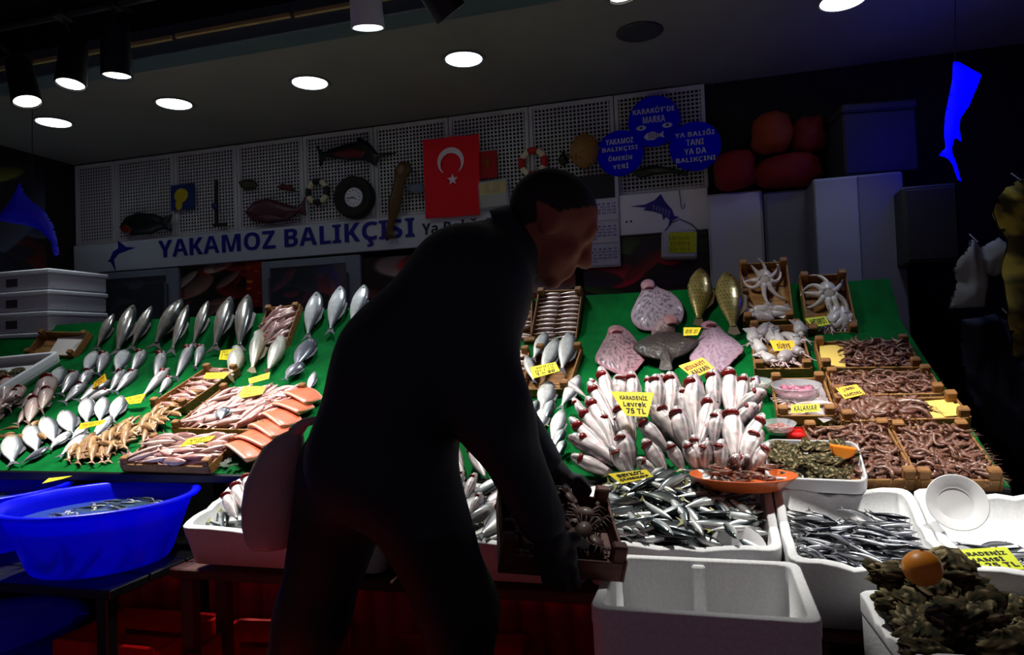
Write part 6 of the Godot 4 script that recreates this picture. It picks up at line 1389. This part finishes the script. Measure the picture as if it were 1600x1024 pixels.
	g = [[0, P.call(848, 718, 1.78), P.call(872, 742, 1.775), 0.036, 0.030], [0, P.call(872, 742, 1.775), P.call(888, 752, 1.77), 0.028, 0.022]]
	for i in 4:
		var y := 744.0 + i * 7.0; var x: float = [915, 920, 916, 906][i]
		g.append([0, P.call(884, y, 1.775 - i * 0.006), P.call(x - 10, y + 4, 1.765), 0.0105, 0.0095]); g.append([0, P.call(x - 10, y + 4, 1.765), P.call(x, y + 16, 1.76), 0.0095, 0.0085])
	g.append([0, P.call(872, 748, 1.76), P.call(884, 770, 1.74), 0.013, 0.011]); g.append([0, P.call(884, 770, 1.74), P.call(896, 782, 1.735), 0.011, 0.009])
	nets(g, 0.004, 0.010, mb, func(_p): return gl)
	var base := Vector3(hc.x - 0.3, 0.0, hc.z + 0.05)
	var t := thing("person", "person in dark jacket and trousers bending over to carry a crate", "person", Transform3D(Basis(), base))
	var body := part("body", mb.mesh(), painted(0.75), t); body.position = -base
	# turned up collar
	var cb := MB.new(); var ring := []; var top := []; var ax := (at(850, 372, 1.6) - at(790, 398, 1.6)).normalized(); var cx := ax.cross(look.z).normalized(); var cy := ax.cross(cx); var c0 := at(790, 388, 1.6)
	for k in 20:
		var a := TAU * k / 20; var q := cx * cos(a) * 0.09 + cy * sin(a) * 0.085; ring.append(c0 + q * 1.05); top.append(c0 + ax * 0.045 + q * (0.98 + 0.05 * sin(a * 3)))
	var top2 := []; var bot2 := []
	for k in 20: top2.append(top[k].lerp(c0 + ax * 0.045, 0.1)); bot2.append(ring[k].lerp(c0, 0.12))
	cb.loft([bot2, ring, top, top2, bot2], jac, false)
	var cm := part("collar", cb.mesh(), painted(0.8), t); cm.position = -base
	# plastic bag hanging at the hip
	var bb := MB.new(); var rows := [[672, 452, 470], [682, 432, 474], [700, 412, 474], [725, 398, 472], [755, 386, 470], [790, 379, 468], [825, 379, 462], [848, 383, 456], [856, 390, 448]]; var rr := []
	for r in rows:
		var l := at(r[1], r[0], 1.72); var q2 := at(r[2], r[0], 1.72); var m: Vector3 = (l + q2) * 0.5; var hw := (q2 - l).length() * 0.5; var rg := []
		for k in 24:
			var a := TAU * k / 24; var n := 1.0 + 0.10 * noise.get_noise_2d(a * 60, r[0] * 1.2) + 0.05 * sin(a * 7.0 + r[0] * 0.05)
			rg.append(m + look.x * cos(a) * hw * n + look.z * sin(a) * minf(hw * 0.7, 0.05) * n)
		rr.append(rg)
	bb.loft(rr); var bm := mat(Color(0.72, 0.68, 0.68), 0.4)
	var bt := thing("plastic_bag", "greyish translucent plastic bag hanging beside the man's hip", "bag", Transform3D()); part("bag", bb.mesh(), bm, bt)
	var hbm := MB.new(); hbm.tube([at(462, 676, 1.72), at(478, 660, 1.70), at(500, 655, 1.68)], [0.02, 0.012, 0.008], 8); part("handle", hbm.mesh(), bm, bt)

func _ready():
	var cam := Camera3D.new(); cam.name = "camera"; add_child(cam); cam.transform = Transform3D(look, eye); cam.fov = rad_to_deg(2.0 * atan(512.0 / FOC)); cam.near = 0.05; cam.current = true
	var env := Environment.new(); env.background_mode = Environment.BG_COLOR; env.background_color = Color(0.27, 0.205, 0.25); env.background_energy_multiplier = SKY_E
	env.tonemap_mode = Environment.TONE_MAPPER_LINEAR; env.tonemap_exposure = EXPO; env.sdfgi_enabled = true; env.ssao_enabled = true; env.ssil_enabled = true
	var we := WorldEnvironment.new(); we.name = "environment"; we.environment = env; add_child(we)
	noise.seed = 3; noise.frequency = 0.01; noise.fractal_octaves = 3
	make_materials(); setting(); make_protos(); wall_things(); display(); display_right(); front(); man()
	for k in protos:
		if protos[k] is Node: protos[k].free()
